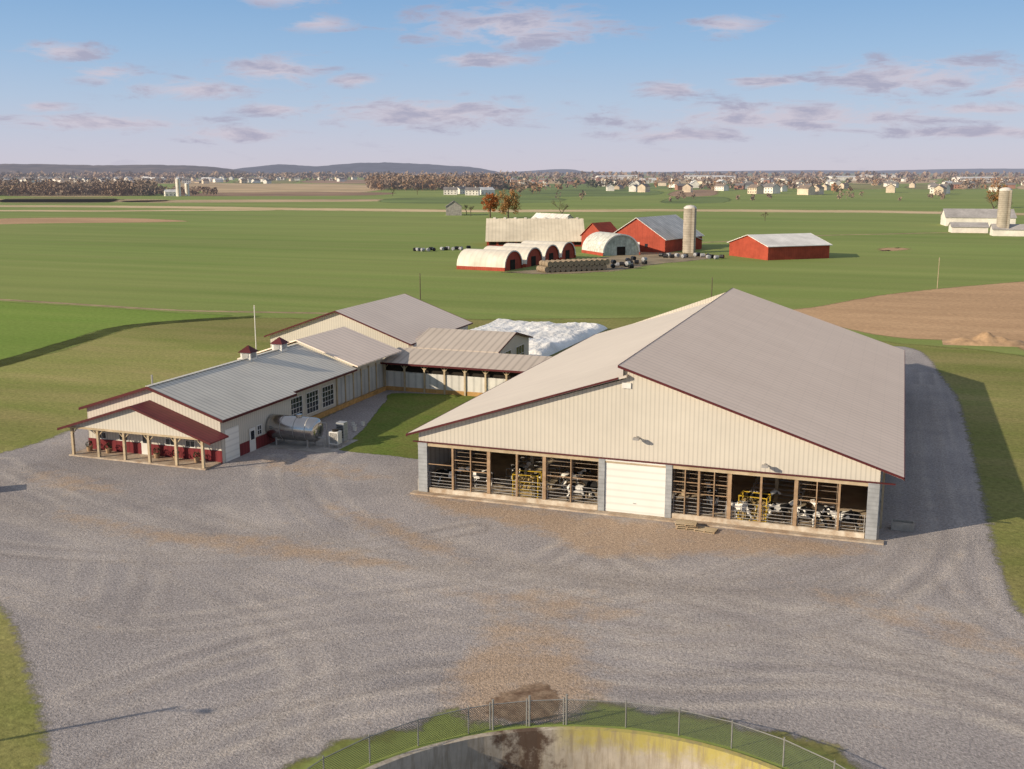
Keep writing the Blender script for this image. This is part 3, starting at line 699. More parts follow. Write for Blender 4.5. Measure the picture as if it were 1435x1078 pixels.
M_sand=mat('sand_bedding',(.60,.50,.36))
for x,y0 in ((7.4,5),(27.0,5)):
    g=Geo()
    for k in range(14):
        y=y0+k*1.25
        for s in (-1,1):
            g.tube((x,y,1.2),(x+s*1.9,y,1.15),.03,5); g.tube((x+s*1.9,y,1.15),(x+s*1.9,y,.5),.03,5); g.tube((x+s*1.9,y,.5),(x,y,.55),.03,5)
    g.tube((x,y0,1.25),(x,y0+17,1.25),.035,5); g.obj('stall_divider',B,M_pipe)
    Geo().box(x-2.2,x+2.2,y0-.6,50,.065,.28).obj('stall_bed',B,M_sand)
for x in (15.2,19.6):
    g=Geo()
    for z in (.5,1.2): g.tube((x,.6,z),(x,54,z),.04,6)
    for y in range(1,54,3): g.tube((x,y,.1),(x,y,1.2),.04,6)
    g.obj('feed_rail',B,M_pipe)
def walllamp(x,z):
    g=Geo(); g.box(x-.05,x+.05,-.5,-.005,z,z+.09); g.box(x-.16,x+.28,-.85,-.45,z-.03,z+.13); g.obj('wall_lamp',B,M_pipe)
walllamp(17.5,5.95); walllamp(26.7,4.75)
g=Geo().box(16.3,16.95,-.1,-.01,9.55,9.95); g.obj('gable_vent',B,M_white)
r=root('water_trough','grey water trough beside barn wall','trough',(36.1,3.2,0.02)); r.scale=(.85,)*3
g=Geo(); g.box(-.9,.9,-.4,.4,0,.08); g.box(-.9,.9,-.4,-.32,.08,.7); g.box(-.9,.9,.32,.4,.08,.7); g.box(-.9,-.82,-.32,.32,.08,.7); g.box(.82,.9,-.32,.32,.08,.7); g.obj('basin',r,M_conc)
P=root('wooden_pallet','weathered wooden pallet lying on gravel','pallet',(21.6,-1.6,.02),.1,'pallets stacked before the barn')
g=Geo()
for k in range(7): g.box(-.75,.75,-.5+k*.145,-.5+k*.145+.1,.11,.135)
g.obj('deck_board',P,M_woodp)
g=Geo()
for x in (-.72,-.03,.66): g.box(x,x+.08,-.5,.47,.022,.108)
g.obj('stringer',P,M_wood)
g=Geo()
for k in range(3): g.box(-.75,.75,-.5+k*.42,-.4+k*.42,0,.02)
g.obj('bottom_board',P,M_woodp)
copy_tree(P,(21.64,-1.57,.16),.14); copy_tree(P,(21.55,-1.62,.30),.05); copy_tree(P,(23.0,-1.75,.02),-.12)

# ------------------------------------------------------------------ cows
def skin_mesh(name,verts,edges,radii,mt,rt=0,sub=2):
    me=bpy.data.meshes.new(name); me.from_pydata(verts,edges,[]); o=bpy.data.objects.new(name,me); COL.objects.link(o)
    md=o.modifiers.new('s','SKIN'); md.use_smooth_shade=True
    for i,r_ in enumerate(radii):
        sv_=me.skin_vertices[0].data[i]; sv_.radius=r_ if isinstance(r_,tuple) else (r_,r_); sv_.use_root=(i==rt)
    m2=o.modifiers.new('u','SUBSURF'); m2.levels=sub; m2.render_levels=sub
    dg=bpy.context.evaluated_depsgraph_get(); ev=o.evaluated_get(dg); nm=bpy.data.meshes.new_from_object(ev)
    bpy.data.objects.remove(o); nm.materials.clear(); nm.materials.append(mt)
    nm.polygons.foreach_set('use_smooth',[True]*len(nm.polygons)); return nm
def hol(t,co,geo,col):
    oi=t.n('ShaderNodeObjectInfo').outputs['Random']
    ad=t.n('ShaderNodeVectorMath',operation='ADD'); t.l(co,ad.inputs[0])
    cx=t.n('ShaderNodeCombineXYZ'); t.l(t.math('MULTIPLY',oi,30.),cx.inputs[0]); t.l(cx.outputs[0],ad.inputs[1])
    f=t.rng(t.noise(ad.outputs[0],1.6,2,.4),.47,.49)
    return t.mix(f,(.78,.74,.67),(.012,.011,.011))
M_cow=mat('holstein_hide',(.7,.7,.7),rough=.7,extra=hol)
def cow_mesh(head):
    v=[(-.82,0,1.28),(-.6,0,1.18),(-.1,0,1.05),(.45,0,1.08),(.75,0,1.2)]
    r=[.16,(.30,.27),(.38,.36),(.33,.32),(.22,.2)]
    if head=='up': v+=[(1.0,0,1.4),(1.18,0,1.55),(1.38,0,1.45),(1.6,0,1.3)]
    else: v+=[(1.0,0,1.0),(1.2,0,.72),(1.35,0,.5),(1.48,0,.28)]
    r+=[.15,.125,.11,.075]
    e=[(i,i+1) for i in range(8)]
    for s in (-1,1):
        b=len(v); v+=[(-.58,s*.2,.9),(-.5,s*.24,.72),(-.78,s*.22,.48),(-.72,s*.22,.14),(-.68,s*.22,.04)]; r+=[.17,.12,.06,.045,.06]
        e+=[(1,b),(b,b+1),(b+1,b+2),(b+2,b+3),(b+3,b+4)]
        b=len(v); v+=[(.5,s*.2,.82),(.48,s*.2,.6),(.52,s*.2,.38),(.5,s*.2,.12),(.54,s*.2,.04)]; r+=[.12,.08,.055,.042,.055]
        e+=[(3,b),(b,b+1),(b+1,b+2),(b+2,b+3),(b+3,b+4)]
        hx,hz=(v[6][0],v[6][2]); b=len(v); v+=[(hx-.03,s*.16,hz+.05),(hx-.05,s*.3,hz+.03)]; r+=[.04,.025]; e+=[(6,b),(b,b+1)]
    b=len(v); v+=[(-.95,0,1.2),(-1.0,0,.8),(-.98,0,.5)]; r+=[.04,.025,.05]; e+=[(0,b),(b,b+1),(b+1,b+2)]
    b=len(v); v+=[(-.42,0,.72)]; r+=[.15]; e+=[(1,b)]
    return skin_mesh('body',v,e,r,M_cow,2)
cm={'up':cow_mesh('up'),'down':cow_mesh('down')}
def cow(x,y,rot,head='up',label='black and white dairy cow standing in barn',s=1.0,z=.07):
    r=root('cow',label,'cow',(x,y,z),rot,'dairy cows in the barn'); r.scale=(s,)*3
    o=bpy.data.objects.new('body',cm[head]); COL.objects.link(o); o.parent=r
    hx=1.18 if head=='up' else 1.2; hz=1.55 if head=='up' else .72
    for s_ in (-1,1): Geo().dome((hx+.12,s_*.115,hz-.01 if head=='up' else hz-.02),.03,8,3).obj('eye',r,M_blackp)
dl='black and white dairy cow with lowered head'
cow(25.1,1.3,2.9,'down',dl); cow(27.5,1.7,.3); cow(29.7,1.2,-.3,'down',dl); cow(30.9,2.2,2.6)
cow(32.3,1.0,3.4,s=1.08); cow(1.6,1.9,.4); cow(8.9,3.4,1.9,'down',dl); cow(12.6,1.4,.1,'down',dl)
cow(13.6,2.8,3.0); cow(6.8,4.6,1.2); cow(4.3,2.6,3.2); cow(22.5,3.6,2.0); cow(11.2,4.6,.6); cow(25.9,4.2,.2)
def feeder(x,y,rot):
    r=root('feed_rack','yellow painted hay feeder filled with hay','feeder',(x,y,.07),rot)
    g=Geo()
    for z in (.15,.75,1.35,1.9):
        for a,b in (((-1,-.6),(1,-.6)),((1,-.6),(1,.6)),((1,.6),(-1,.6)),((-1,.6),(-1,-.6))): g.tube((*a,z),(*b,z),.045,6)
    for a in ((-1,-.6),(1,-.6),(1,.6),(-1,.6)): g.tube((*a,0),(*a,1.95),.055,6)
    for k in range(6): g.tube((-1+k*.4,-.6,.75),(-.85+k*.4,-.6,1.35),.03,5)
    g.obj('frame',r,M_yel)
    g=Geo(); rr=random.Random(int(x*10))
    g.box(-.85,.85,-.45,.45,.2,1.1)
    for k in range(260): g.quadleaf((rr.uniform(-.95,.95),rr.uniform(-.55,.55),1.1+rr.uniform(-.3,.45)),.14,rr)
    g.obj('hay',r,M_hay)
feeder(8.5,1.5,.1); feeder(25.9,1.6,-.1)

# ------------------------------------------------------------------ LEFT COMPLEX
O=root('milk_house','long low cream farm building with maroon trimmed porch','building',(-26.9,2,0)); OF=(-26.9,2,0)
X0,X1,RXo=-33.9,-19.7,-26.8
def gab(g,y,x0,x1,rx,h,rh): g.face([(x0,y,0),(x1,y,0),(x1,y,h),(rx,y,h+rh),(x0,y,h)])
g=Geo(OF); gab(g,2.0,X0,X1,RXo,4.05,2.2); g.obj('gable_wall',O,M_wallcream)
Geo(OF).box(X1-.02,X1,2.0,13.6,0,4.05).obj('side_wall',O,M_wallcreamy)
Geo(OF).box(X0,X0+.02,2,36,0,4.05).obj('side_wall',O,M_wallcreamy)
Geo(OF).box(-21.0,-20.98,13.6,36,0,4.05).obj('side_wall',O,M_wallcreamy)
Geo(OF).face([(-21,13.6,0),(-19.7,13.6,0),(-19.7,13.6,4.05),(-21,13.6,4.05)]).obj('return_wall',O,M_wallcreamy)
def roofpair(g,x0,x1,rx,zr_,k,y0,y1,th=.14):
    for e_ in (x0,x1):
        z0=zr_-abs(e_-rx)*k
        g.ext([(e_,y0,z0),(rx,y0,zr_),(rx,y0,zr_+th),(e_,y0,z0+th)],(0,y1-y0,0))
g=Geo(OF); roofpair(g,-34.4,-19.2,RXo,6.3,.32,1.6,13.8); g.obj('roof',O,M_roofd,label='shiny grey green ribbed metal roof')
g=Geo(OF); roofpair(g,-34.4,-19.6,RXo,6.3,.32,13.81,27); g.obj('roof',O,M_roofd)
g=Geo(OF); roofpair(g,-34.6,-19.5,-27.0,6.75,.33,27.01,38); g.obj('roof',O,M_roofm)
for e_ in (-34.4,-19.2):
    z0=6.3-abs(e_-RXo)*.32
    Geo(OF).ext([(e_,1.54,z0-.08),(RXo,1.54,6.22),(RXo,1.54,6.46),(e_,1.54,z0+.16)],(0,.05,0)).obj('rake_trim',O,M_maroon)
Geo(OF).box(-19.19,-19.13,1.6,13.8,3.78,4.0).obj('eave_trim',O,M_maroon)
Geo(OF).box(-19.59,-19.53,13.81,27,3.9,4.1).obj('eave_trim',O,M_maroon)
Geo(OF).box(-34.47,-34.41,1.6,27,3.78,4.0).obj('eave_trim',O,M_maroon)
Geo(OF).box(RXo-.2,RXo+.2,1.6,27,6.45,6.5).obj('ridge_cap',O,M_roofd)
g=Geo(OF); g.box(X0-.03,X1+.03,1.95,1.995,0,1.15); g.obj('wainscot',O,M_maroonribx)
g=Geo(OF); g.box(X1+.005,X1+.05,4.7,10.6,0,1.1); g.obj('wainscot',O,M_maroonrib)
PR=-26.9; zp=5.05; kp=.325
g=Geo(OF)
for e_ in (-34.9,-18.9):
    z0=zp-abs(e_-PR)*kp
    g.ext([(e_,-.7,z0),(PR,-.7,zp),(PR,-.7,zp+.12),(e_,-.7,z0+.12)],(0,2.68,0))
g.obj('porch_roof',O,M_maroonrib)
g=Geo(OF)
for e_ in (-34.9,-18.9):
    z0=zp-abs(e_-PR)*kp
    g.ext([(e_,-.76,z0-.08),(PR,-.76,zp-.08),(PR,-.76,zp+.14),(e_,-.76,z0+.14)],(0,.05,0))
g.obj('trim',O,M_maroon)
g=Geo(OF); g.face([(-34.1,-.3,2.75),(-19.8,-.3,2.75),(PR,-.3,zp-.02)]); g.obj('porch_gable',O,M_wallcream)
g=Geo(OF); g.box(-34.1,-19.8,-.34,-.305,2.6,2.78); g.obj('porch_beam',O,M_woodp)
g=Geo(OF); g.box(-34.2,-19.8,-.35,1.95,-.02,.14); g.obj('porch_floor',O,M_apron)
for x in (-33.8,-31.0,-28.2,-25.6,-22.8,-20.1):
    g=Geo(OF); g.box(x-.11,x+.11,-.25,-.03,.14,2.6); g.obj('porch_post',O,M_woodp)
    for s in (-1,1):
        if -33.9<x+s*.6<-19.9: Geo(OF).tube((x,-.12,2.0),(x+s*.55,-.12,2.58),.05,4).obj('porch_brace',O,M_woodp)
def window(parent,off,axis,a0,a1,z0,z1,pos,grid=(2,2),out=-1):
    def bx(g,a,b,c,d,p0,p1):
        if axis==0: g.box(a,b,pos+out*p1,pos+out*p0,c,d)
        else: g.box(pos+p0,pos+p1,a,b,c,d)
    wn=Geo(off); bx(wn,a0,a1,z0,z1,.005,.02); o=wn.obj('window',parent,M_glass)
    g=Geo(off)
    for a,b,c,d in ((a0-.08,a1+.08,z0-.08,z0),(a0-.08,a1+.08,z1,z1+.08),(a0-.08,a0,z0,z1),(a1,a1+.08,z0,z1)): bx(g,a,b,c,d,.005,.06)
    for i in range(1,grid[0]): x=a0+(a1-a0)*i/grid[0]; bx(g,x-.025,x+.025,z0,z1,.021,.045)
    for i in range(1,grid[1]): z=z0+(z1-z0)*i/grid[1]; bx(g,a0,a1,z-.025,z+.025,.022,.046)
    g.obj('frame',o,M_white)
for x in (-32.4,-30.0,-25.0,-22.9): window(O,OF,0,x-.45,x+.45,1.25,2.35,1.99)
g=Geo(OF); g.box(-28.1,-27.1,1.93,1.945,.14,2.3); dd=g.obj('door',O,M_white); Geo(OF).box(-27.9,-27.3,1.9,1.925,1.2,2.1).obj('window_pane',dd,M_glass); Geo(OF).box(-27.25,-27.18,1.86,1.925,1.05,1.13).obj('handle',dd,M_pipe)
M_shrub=mat('shrub_leaves',(.05,.07,.03))
for x in (-33.3,-31.2,-26,-24,-21.8):
    rr=root('flower_tub','wooden tub with dark shrub on porch','planter',(x,1.3,.14),0,'planters on the porch')
    Geo().tube((0,0,0),(0,0,.4),.22,12,.28).obj('tub',rr,M_wood)
    g=Geo(); 
    for k in range(90): v=Vector((R.gauss(0,1),R.gauss(0,1),R.gauss(0,1))).normalized()*.3; g.quadleaf((v.x,v.y,.62+v.z),.07,R)
    g.obj('shrub',rr,M_shrub)
g=Geo(OF); g.box(X1+.005,X1+.06,2.5,4.6,0,2.9); dd=g.obj('garage_door',O,M_doorp)
g=Geo(OF); g.box(X1+.055,X1+.09,6.2,7.15,0,2.15); dd=g.obj('door',O,M_white); Geo(OF).box(X1+.095,X1+.11,6.4,6.95,1.1,1.9).obj('window_pane',dd,M_glass)
window(O,OF,1,7.6,8.2,1.3,2.1,X1)
for a in (15.4,18.6,21.8): window(O,OF,1,a,a+2.3,.8,2.9,-20.98,(4,4))
for k in range(6):
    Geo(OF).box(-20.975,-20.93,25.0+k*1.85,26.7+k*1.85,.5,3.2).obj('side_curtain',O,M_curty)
for k in range(7):
    g=Geo(OF); g.box(-20.975,-20.85,24.76+k*1.85,24.96+k*1.85,0,3.5); g.obj('side_post',O,M_woodp)
g=Geo(OF); g.box(-20.8,-20.5,14.2,35.8,0,.45); g.obj('kerb_board',O,M_curb)
M_louv=mat('grey_louver',(.42,.41,.39))
for yy in (17.5,23.4):
    cz=6.1; q=.58
    g=Geo(OF); g.box(RXo-q,RXo+q,yy-q,yy+q,cz-.3,cz+.95); cu=g.obj('cupola',O,M_white)
    g=Geo(OF); p=q+.2
    b=[(RXo-p,yy-p,cz+.96),(RXo+p,yy-p,cz+.96),(RXo+p,yy+p,cz+.96),(RXo-p,yy+p,cz+.96)]; tp=(RXo,yy,cz+1.65)
    g.face(b[::-1])
    for k in range(4): g.face([b[k],b[(k+1)%4],tp])
    g.obj('roof',cu,M_maroon)
    Geo(OF).box(RXo-.38,RXo+.38,yy-q-.04,yy-q-.005,cz+.4,cz+.86).obj('louver',cu,M_louv); Geo(OF).box(RXo+q+.005,RXo+q+.04,yy-.38,yy+.38,cz+.4,cz+.86).obj('louver',cu,M_louv)
Geo(OF).tube((-30.5,7,5),(-30.5,7,6.3),.09,8).obj('vent_pipe',O,M_pipe)
TK=root('milk_tank','large stainless steel milk tank out of wall','tank',(-17,10,0))
g=Geo(); n=28; R1=1.14; CZ=1.6; prof=[(-2.55,R1),(1.9,R1),(2.15,R1*.94),(2.3,R1*.78),(2.4,R1*.45),(2.43,0)]
for i in range(len(prof)-1):
    (xa,ra),(xb,rb)=prof[i],prof[i+1]
    for k in range(n):
        a,b=2*math.pi*k/n,2*math.pi*(k+1)/n
        P4=[(xa,ra*math.cos(a),CZ+ra*math.sin(a)),(xa,ra*math.cos(b),CZ+ra*math.sin(b)),(xb,rb*math.cos(b),CZ+rb*math.sin(b)),(xb,rb*math.cos(a),CZ+rb*math.sin(a))]
        g.face(P4[::-1] if rb>0 else [P4[0],P4[1],P4[2]][::-1])
g.obj('body',TK,M_stain,True)
for x in (-1.8,1.5): 
    for y in (-.7,.7): Geo().tube((x,y,0),(x,y,1.0),.09,8).obj('leg',TK,M_pipe)
for x in (-1.2,.2,1.4):
    g=Geo()
    for k in range(n):
        a,b=2*math.pi*k/n,2*math.pi*(k+1)/n; r_=R1+.015
        g.face([(x,r_*math.cos(a),CZ+r_*math.sin(a)),(x,r_*math.cos(b),CZ+r_*math.sin(b)),(x+.07,r_*math.cos(b),CZ+r_*math.sin(b)),(x+.07,r_*math.cos(a),CZ+r_*math.sin(a))])
    g.obj('band',TK,M_pipe)
Geo().tube((.3,0,2.7),(.3,0,2.95),.3,16).obj('hatch',TK,M_stain)
for (a,b) in (((2.4,-.3,1.0),(3.0,-.3,1.0)),((3.0,-.3,1.0),(3.0,-.3,.1)),((2.2,.4,2.2),(2.9,.4,2.2)),((2.9,.4,2.2),(2.9,.4,.1))): Geo().tube(a,b,.05,8).obj('pipe',TK,M_pipe)
EQ=root('cooling_unit','grey cooling unit with fan beside milk tank','machine',(-13.2,10.4,0.03))
g=Geo(); g.box(-.45,.45,-.4,.4,.35,1.5); g.obj('housing',EQ,M_white)
for x in (-.42,.42):
    for y in (-.37,.37): Geo().box(x-.03,x+.03,y-.03,y+.03,0,.35).obj('leg',EQ,M_pipe)
g=Geo()
for k in range(9): g.box(-.38,.38,-.43,-.405,.45+k*.11,.5+k*.11)
g.obj('grille',EQ,M_dark)
Geo().tube((0,0,1.5),(0,0,1.65),.3,16).obj('fan_guard',EQ,M_dark)
EQ2=root('cooling_unit','tall grey cooling unit on concrete pad','machine',(-13.6,12.4,0.03))
Geo().box(-.5,.5,-.5,.5,0,.12).obj('pad',EQ2,M_conc); Geo().box(-.4,.4,-.4,.4,.12,1.9).obj('housing',EQ2,M_galv)
g=Geo()
for k in range(8): g.box(-.33,.33,-.43,-.405,.5+k*.15,.58+k*.15)
g.obj('grille',EQ2,M_dark)
for k,(x,y) in enumerate(((-15,17.5),(-15.6,18.3),(-14.8,18.9),(-15.9,16.9),(-14.5,16.6))):
    bk=root('bucket','white plastic bucket standing on gravel','bucket',(x,y,.03),0,'buckets beside the courtyard lawn')
    g=Geo(); g.tube((0,0,0),(0,0,.42),.17,14,.21,cap=False); g.face([(.17*math.cos(a/14*6.283),.17*math.sin(a/14*6.283),.01) for a in range(14)]); g.obj('shell',bk,M_white)
    g=Geo(); 
    for j in range(8):
        a,b=math.pi*j/8,math.pi*(j+1)/8; g.tube((.21*math.cos(a),0,.42+.12*math.sin(a)),(.21*math.cos(b),0,.42+.12*math.sin(b)),.01,4)
    g.obj('handle',bk,M_pipe)
patch('concrete_pad',[(-19.6,8),(-12.4,8),(-12.4,13.6),(-19.6,13.6)],mat('pad_concrete',(.40,.37,.34),vs=1,alpha=(1,.2,1)),Z*7,.2,smooth=False,label='concrete pad under the milk tank',cat='pavement')

K=root('connector_wing','low curtain sided passage joining the farm buildings','building',(-11,40,0)); OK=(-11,40,0)
g=Geo(OK)
for e_,s in ((35.4,-1),(45,1)):
    g.ext([(-21.0,e_,3.25),(-21.0,40.2,4.25),(-21.0,40.2,4.37),(-21.0,e_,3.37)],(20.1,0,0))
g.obj('roof',K,M_roofmx)
g=Geo(OK); g.box(-21,-.9,35.34,35.395,3.16,3.38); g.obj('trim',K,M_maroon)
g=Geo(OK); g.box(-20.97,-.2,36.0,36.1,0,.5); g.obj('kerb_wall',K,M_curb)
g=Geo(OK); g.box(-20.97,-.2,36.02,36.08,.5,2.25); g.obj('curtain',K,M_curt)
g=Geo(OK); g.box(-20.97,-.2,36.4,36.45,2.25,3.2); g.obj('shade_panel',K,M_dark)  # near-black sheet painted as the shade inside above the curtain
g=Geo(OK); g.box(-20.97,-.2,44.9,45,0,3.2); g.obj('wall',K,M_curt)
for k in range(9):
    x=-20.7+k*2.5; g=Geo(OK); g.box(x-.1,x+.1,35.85,35.99,0,3.2); g.obj('post',K,M_woodp)
    Geo(OK).tube((x,35.9,2.6),(x+.5,35.9,3.15),.05,4).obj('brace',K,M_woodp); Geo(OK).tube((x,35.9,2.6),(x-.5,35.9,3.15),.05,4).obj('brace',K,M_woodp)
r=gable('heifer_barn','cream gable barn with taupe ribbed metal roof',(-31.2,44,0),0,19.6,19.4,4.25,3.5,M_wallcream,M_wallcreamy,M_roofm,M_maroon,oh=.5)
EX=root('barn_extension','low cream barn extension with gable end','building',(-16,50,0)); OE=(-16,50,0)
ZR=5.25
g=Geo(OE)
for e_ in (43.6,56.4): g.ext([(-21.3,e_,3.75),(-21.3,50,ZR),(-21.3,50,ZR+.14),(-21.3,e_,3.89)],(11.8,0,0))
g.obj('roof',EX,M_roofmx)
Geo(OE).face([(-9.9,44,0),(-9.9,56,0),(-9.9,56,3.8),(-9.9,50,ZR-.1),(-9.9,44,3.8)]).obj('gable_wall',EX,M_wallcreamy)
Geo(OE).box(-21,-9.92,44,44.05,0,3.8).obj('side_wall',EX,M_wallcream); Geo(OE).box(-21,-9.92,55.95,56,0,3.8).obj('side_wall',EX,M_wallcream)
g=Geo(OE)
for e_ in (43.6,56.4): g.ext([(-9.49,e_,3.75),(-9.49,50,ZR),(-9.49,50,ZR+.17),(-9.49,e_,3.91)],(.05,0,0))
g.obj('trim',EX,M_maroon)
window(EX,OE,1,46,49,1.2,3.3,-9.9,(3,2)); window(EX,OE,1,51,54,1.2,3.3,-9.9,(3,2))

V=[];F=[];nx,ny=90,130
for j in range(ny+1):
    for i in range(nx+1):
        u,v=i/nx,j/ny; x=-29+19*u+v*1; y=62+31*v
        e_=min(u,1-u,v,1-v); h=1.0*min(1,(e_/.06))**.6 if e_>0 else 0
        h*=.85+.35*mnoise.noise(Vector((x*.25,y*.18,0)))+.22*mnoise.noise(Vector((x*.9,y*.3,4)))+.18*abs(mnoise.noise(Vector((x*1.8+y*.6,y*.8,8))))
        V.append((x,y,max(0,h)+.02))
for j in range(ny):
    for i in range(nx): q=j*(nx+1)+i; F.append((q,q+1,q+nx+2,q+nx+1))
me=bpy.data.meshes.new('silage_pile'); me.from_pydata(V,[],F); me.materials.append(M_cover); me.polygons.foreach_set('use_smooth',[True]*len(F))
o=bpy.data.objects.new('silage_pile',me); COL.objects.link(o); tag(o,'silage pile covered in wrinkled white plastic','silage pile')
V=[];F=[]
for j in range(13):
    for i in range(25):
        u,v=i/24,j/12; x=41.5+12*u; y=93.5+6*v+u*2; h=1.0*math.sin(math.pi*u)*math.sin(math.pi*v)*(1+.9*mnoise.noise(Vector((x*.6,y*.6,0)))+.4*mnoise.noise(Vector((x*1.6,y*1.6,0))))
        V.append((x,y,max(0,h)))
for j in range(12):
    for i in range(24): q=j*25+i; F.append((q,q+1,q+26,q+25))
me=bpy.data.meshes.new('dirt_mound'); me.from_pydata(V,[],F); me.materials.append(mat('mound_soil',(.54,.35,.20),vs=.8)); me.polygons.foreach_set('use_smooth',[True]*len(F))
o=bpy.data.objects.new('dirt_mound',me); COL.objects.link(o); struct(o,'low mound of brown soil','terrain')

# ------------------------------------------------------------------ OLD FARM
def hoop(label,loc,rot,w,l,h,wm=M_hoop,em=M_redy,name='hoop_barn',group='hoop barns in a row',open_=True):
    r=root(name,label,'barn',loc,rot,group); n=16; g=Geo(); a_=w/2
    pr=[(a_*math.cos(math.pi*k/n),max(.9,.9+(h-.9)*math.sin(math.pi*k/n))) for k in range(n+1)]
    for k in range(n):
        (y0,z0),(y1,z1)=pr[k],pr[k+1]
        g.face([(0,y0,z0),(0,y1,z1),(-l,y1,z1),(-l,y0,z0)])
    g.obj('roof',r,wm,True)
    Geo().box(-l,0,-a_-.06,-a_+.02,0,.9).obj('base_wall',r,M_red); Geo().box(-l,0,a_-.02,a_+.06,0,.9).obj('base_wall',r,M_red)
    for x in (-.4,-l+.4): Geo().face([(x,-a_,0)]+[(x,-y,z) for y,z in pr]+[(x,a_,0)]).obj('end_wall',r,em)
    g=Geo()
    for k in range(n):
        (y0,z0),(y1,z1)=pr[k],pr[k+1]
        g.face([(.02,y0,z0),(.02,y1,z1),(.02,y1*.93,z1*.94),(.02,y0*.93,z0*.94)])
    g.obj('arch_trim',r,M_white)
    if open_: Geo().box(-.38,-.32,-1.4,1.4,0,2.6).obj('door',r,M_dark)
    return r
for i,(x,y) in enumerate(((-59,188.5),(-57.5,201),(-56.5,213.5),(-55.5,226))):
    hoop('white hoop barn with red arched end wall',(x,y,0),-.12,10.5,14,5.0)
hoop('large white hoop barn with green trimmed end',(-44.5,245,0),-.85,12.5,15,6.4,mat('pale_hoop_fabric',(.72,.71,.64),rib=(0,1.6,.1)),mat('pale_green_panel',(.56,.62,.52),rib=(1,1.,.1)),group=None,open_=True)
r=root('poultry_barn','long old barn with broad tan sloping roof','barn',(-97,268,0),math.atan2(11,30.7))
g=Geo(); g.box(0,33,0,20,0,2.0); g.ext([(0,0,2),(0,20,2),(0,13,8.2)],(33,0,0)); g.obj('wall',r,M_redy)
g=Geo(); g.ext([(-.4,-.9,1.65),(-.4,13,8.6),(-.4,13,8.85),(-.4,-.9,1.9)],(33.8,0,0)); g.ext([(-.4,20.6,1.6),(-.4,20.6,1.85),(-.4,13,8.85),(-.4,13,8.6)],(33.8,0,0)); g.obj('roof',r,M_panel)
for k in range(9): Geo().box(2+k*3.6,2.9+k*3.6,12.6,13.4,8.7,9.2).obj('roof_vent',r,M_greyr)
for k in range(10): Geo().box(.8+k*3.2,3.2+k*3.2,-.05,-.005,.5,1.5).obj('shade_panel',r,M_dark)  # dark panels on the wall stand for shade in the open front
gable('bank_barn','red gable barn with grey tin roof',(-44,262,0),math.radians(-14),20,28,4.2,6.3,M_red,M_redy,M_greyr,M_white,oh=.5,windows=((-6,-5,1.5,2.6),(-3,-2,1.5,2.6),(3,4,1.5,2.6)),doors=((-1.2,1.2,3.),))
gable('lean_barn','low grey roofed shed beside red barn',(-29,276,0),math.radians(55),9,16,3,1.6,M_red,M_redy,M_greyr,M_white)
gable('tin_shed','grey old shed behind the barns',(-83,318,0),math.radians(60),10,18,5.5,3.5,M_greyr,M_greyr,M_greyr,None)
gable('tin_shed','small red shed behind hoop barns',(-62,275,0),math.radians(-20),9,10,4,4,M_red,M_redy,M_red,None)
gable('farm_house','small dark roofed farmhouse behind the barns',(-208,505,0),.4,9,12,5,3,mat('shed_wall',(.45,.42,.38)),M_white,hr[0],None,cat='house')
silo('tall concrete stave silo with domed cap',(-27.6,264,0),2.0,13.6)
gable('machinery_shed','long red shed with white tin roof',(-7.3,248.5,0),math.atan2(-15,13.2),20,21.3,3.9,2.7,M_red,M_redy,M_whroof,M_white,oh=.5)
bm_=Geo(); bm_.tube((0,-.75,.75),(0,.75,.75),.75,16); bme=bm_.mesh('hay_bale',M_hayd)
def bale(x,y,z,rot,me_=bme,label='round weathered hay bale in stack',gname='stacked round hay bales',nm='hay_bale'):
    o=bpy.data.objects.new(nm,me_); COL.objects.link(o); o.location=(x,y,z); o.rotation_euler=(0,0,rot); tag(o,label,'hay bale',gname)
a0=Vector((-48.8,183.8)); a1=Vector((-36.1,196.9)); dv=(a1-a0).normalized(); nv_=Vector((-dv.y,dv.x)); rt=math.atan2(dv.y,dv.x)
for rowi in range(3):
    for k in range(12):
        for lv in range(2):
            p=a0+dv*(k*1.52+.76*lv)+nv_*(rowi*1.55); bale(p.x,p.y,lv*1.3,rt+U(-.06,.06))
wb=Geo(); wb.tube((0,-.6,.55),(0,.6,.55),.55,14); wbw=wb.mesh('wrapped_bale',mat('white_bale_wrap',(.50,.50,.52),c2=(.2,.2,.2),vs=1.5,rough=.5)); wbd=wb.mesh('wrapped_bale',mat('black_bale_wrap',(.03,.03,.035),rough=.35))
for k in range(15):
    bale(-111+k*.95+U(-.8,.8),238+k*1.0+U(-3,3),0,U(0,3),wbw if k%2 else wbd,'wrapped round bale lying in field','wrapped bales in the field','wrapped_bale')
for k in range(16):
    bale(-33.5+U(-3,3),201+k*1.1+U(-.8,.8),0 if k%3 else .95,U(0,3),wbd if k%4 else wbw,'black wrapped bale by the hay stack','black wrapped bales','wrapped_bale')
for k in range(15):
    bale(-33+k*1.4+U(-1.4,1.4),246-abs(k-8)*.6+U(-4,4),0,U(0,3),wbw if k%2 else wbd,'wrapped bale by the red barn','wrapped bales by the red barn','wrapped_bale')
patch('farmyard_dirt',[(-62,180),(-45,178),(-30,195),(-26,215),(-14,245),(-20,262),(-45,262),(-50,235),(-52,200)],mat('farmyard_dirt',(.38,.30,.20),vs=.2,alpha=(.15,1,.9)),Z*3,5,label='bare dirt of the old farm yard',cat='dirt')

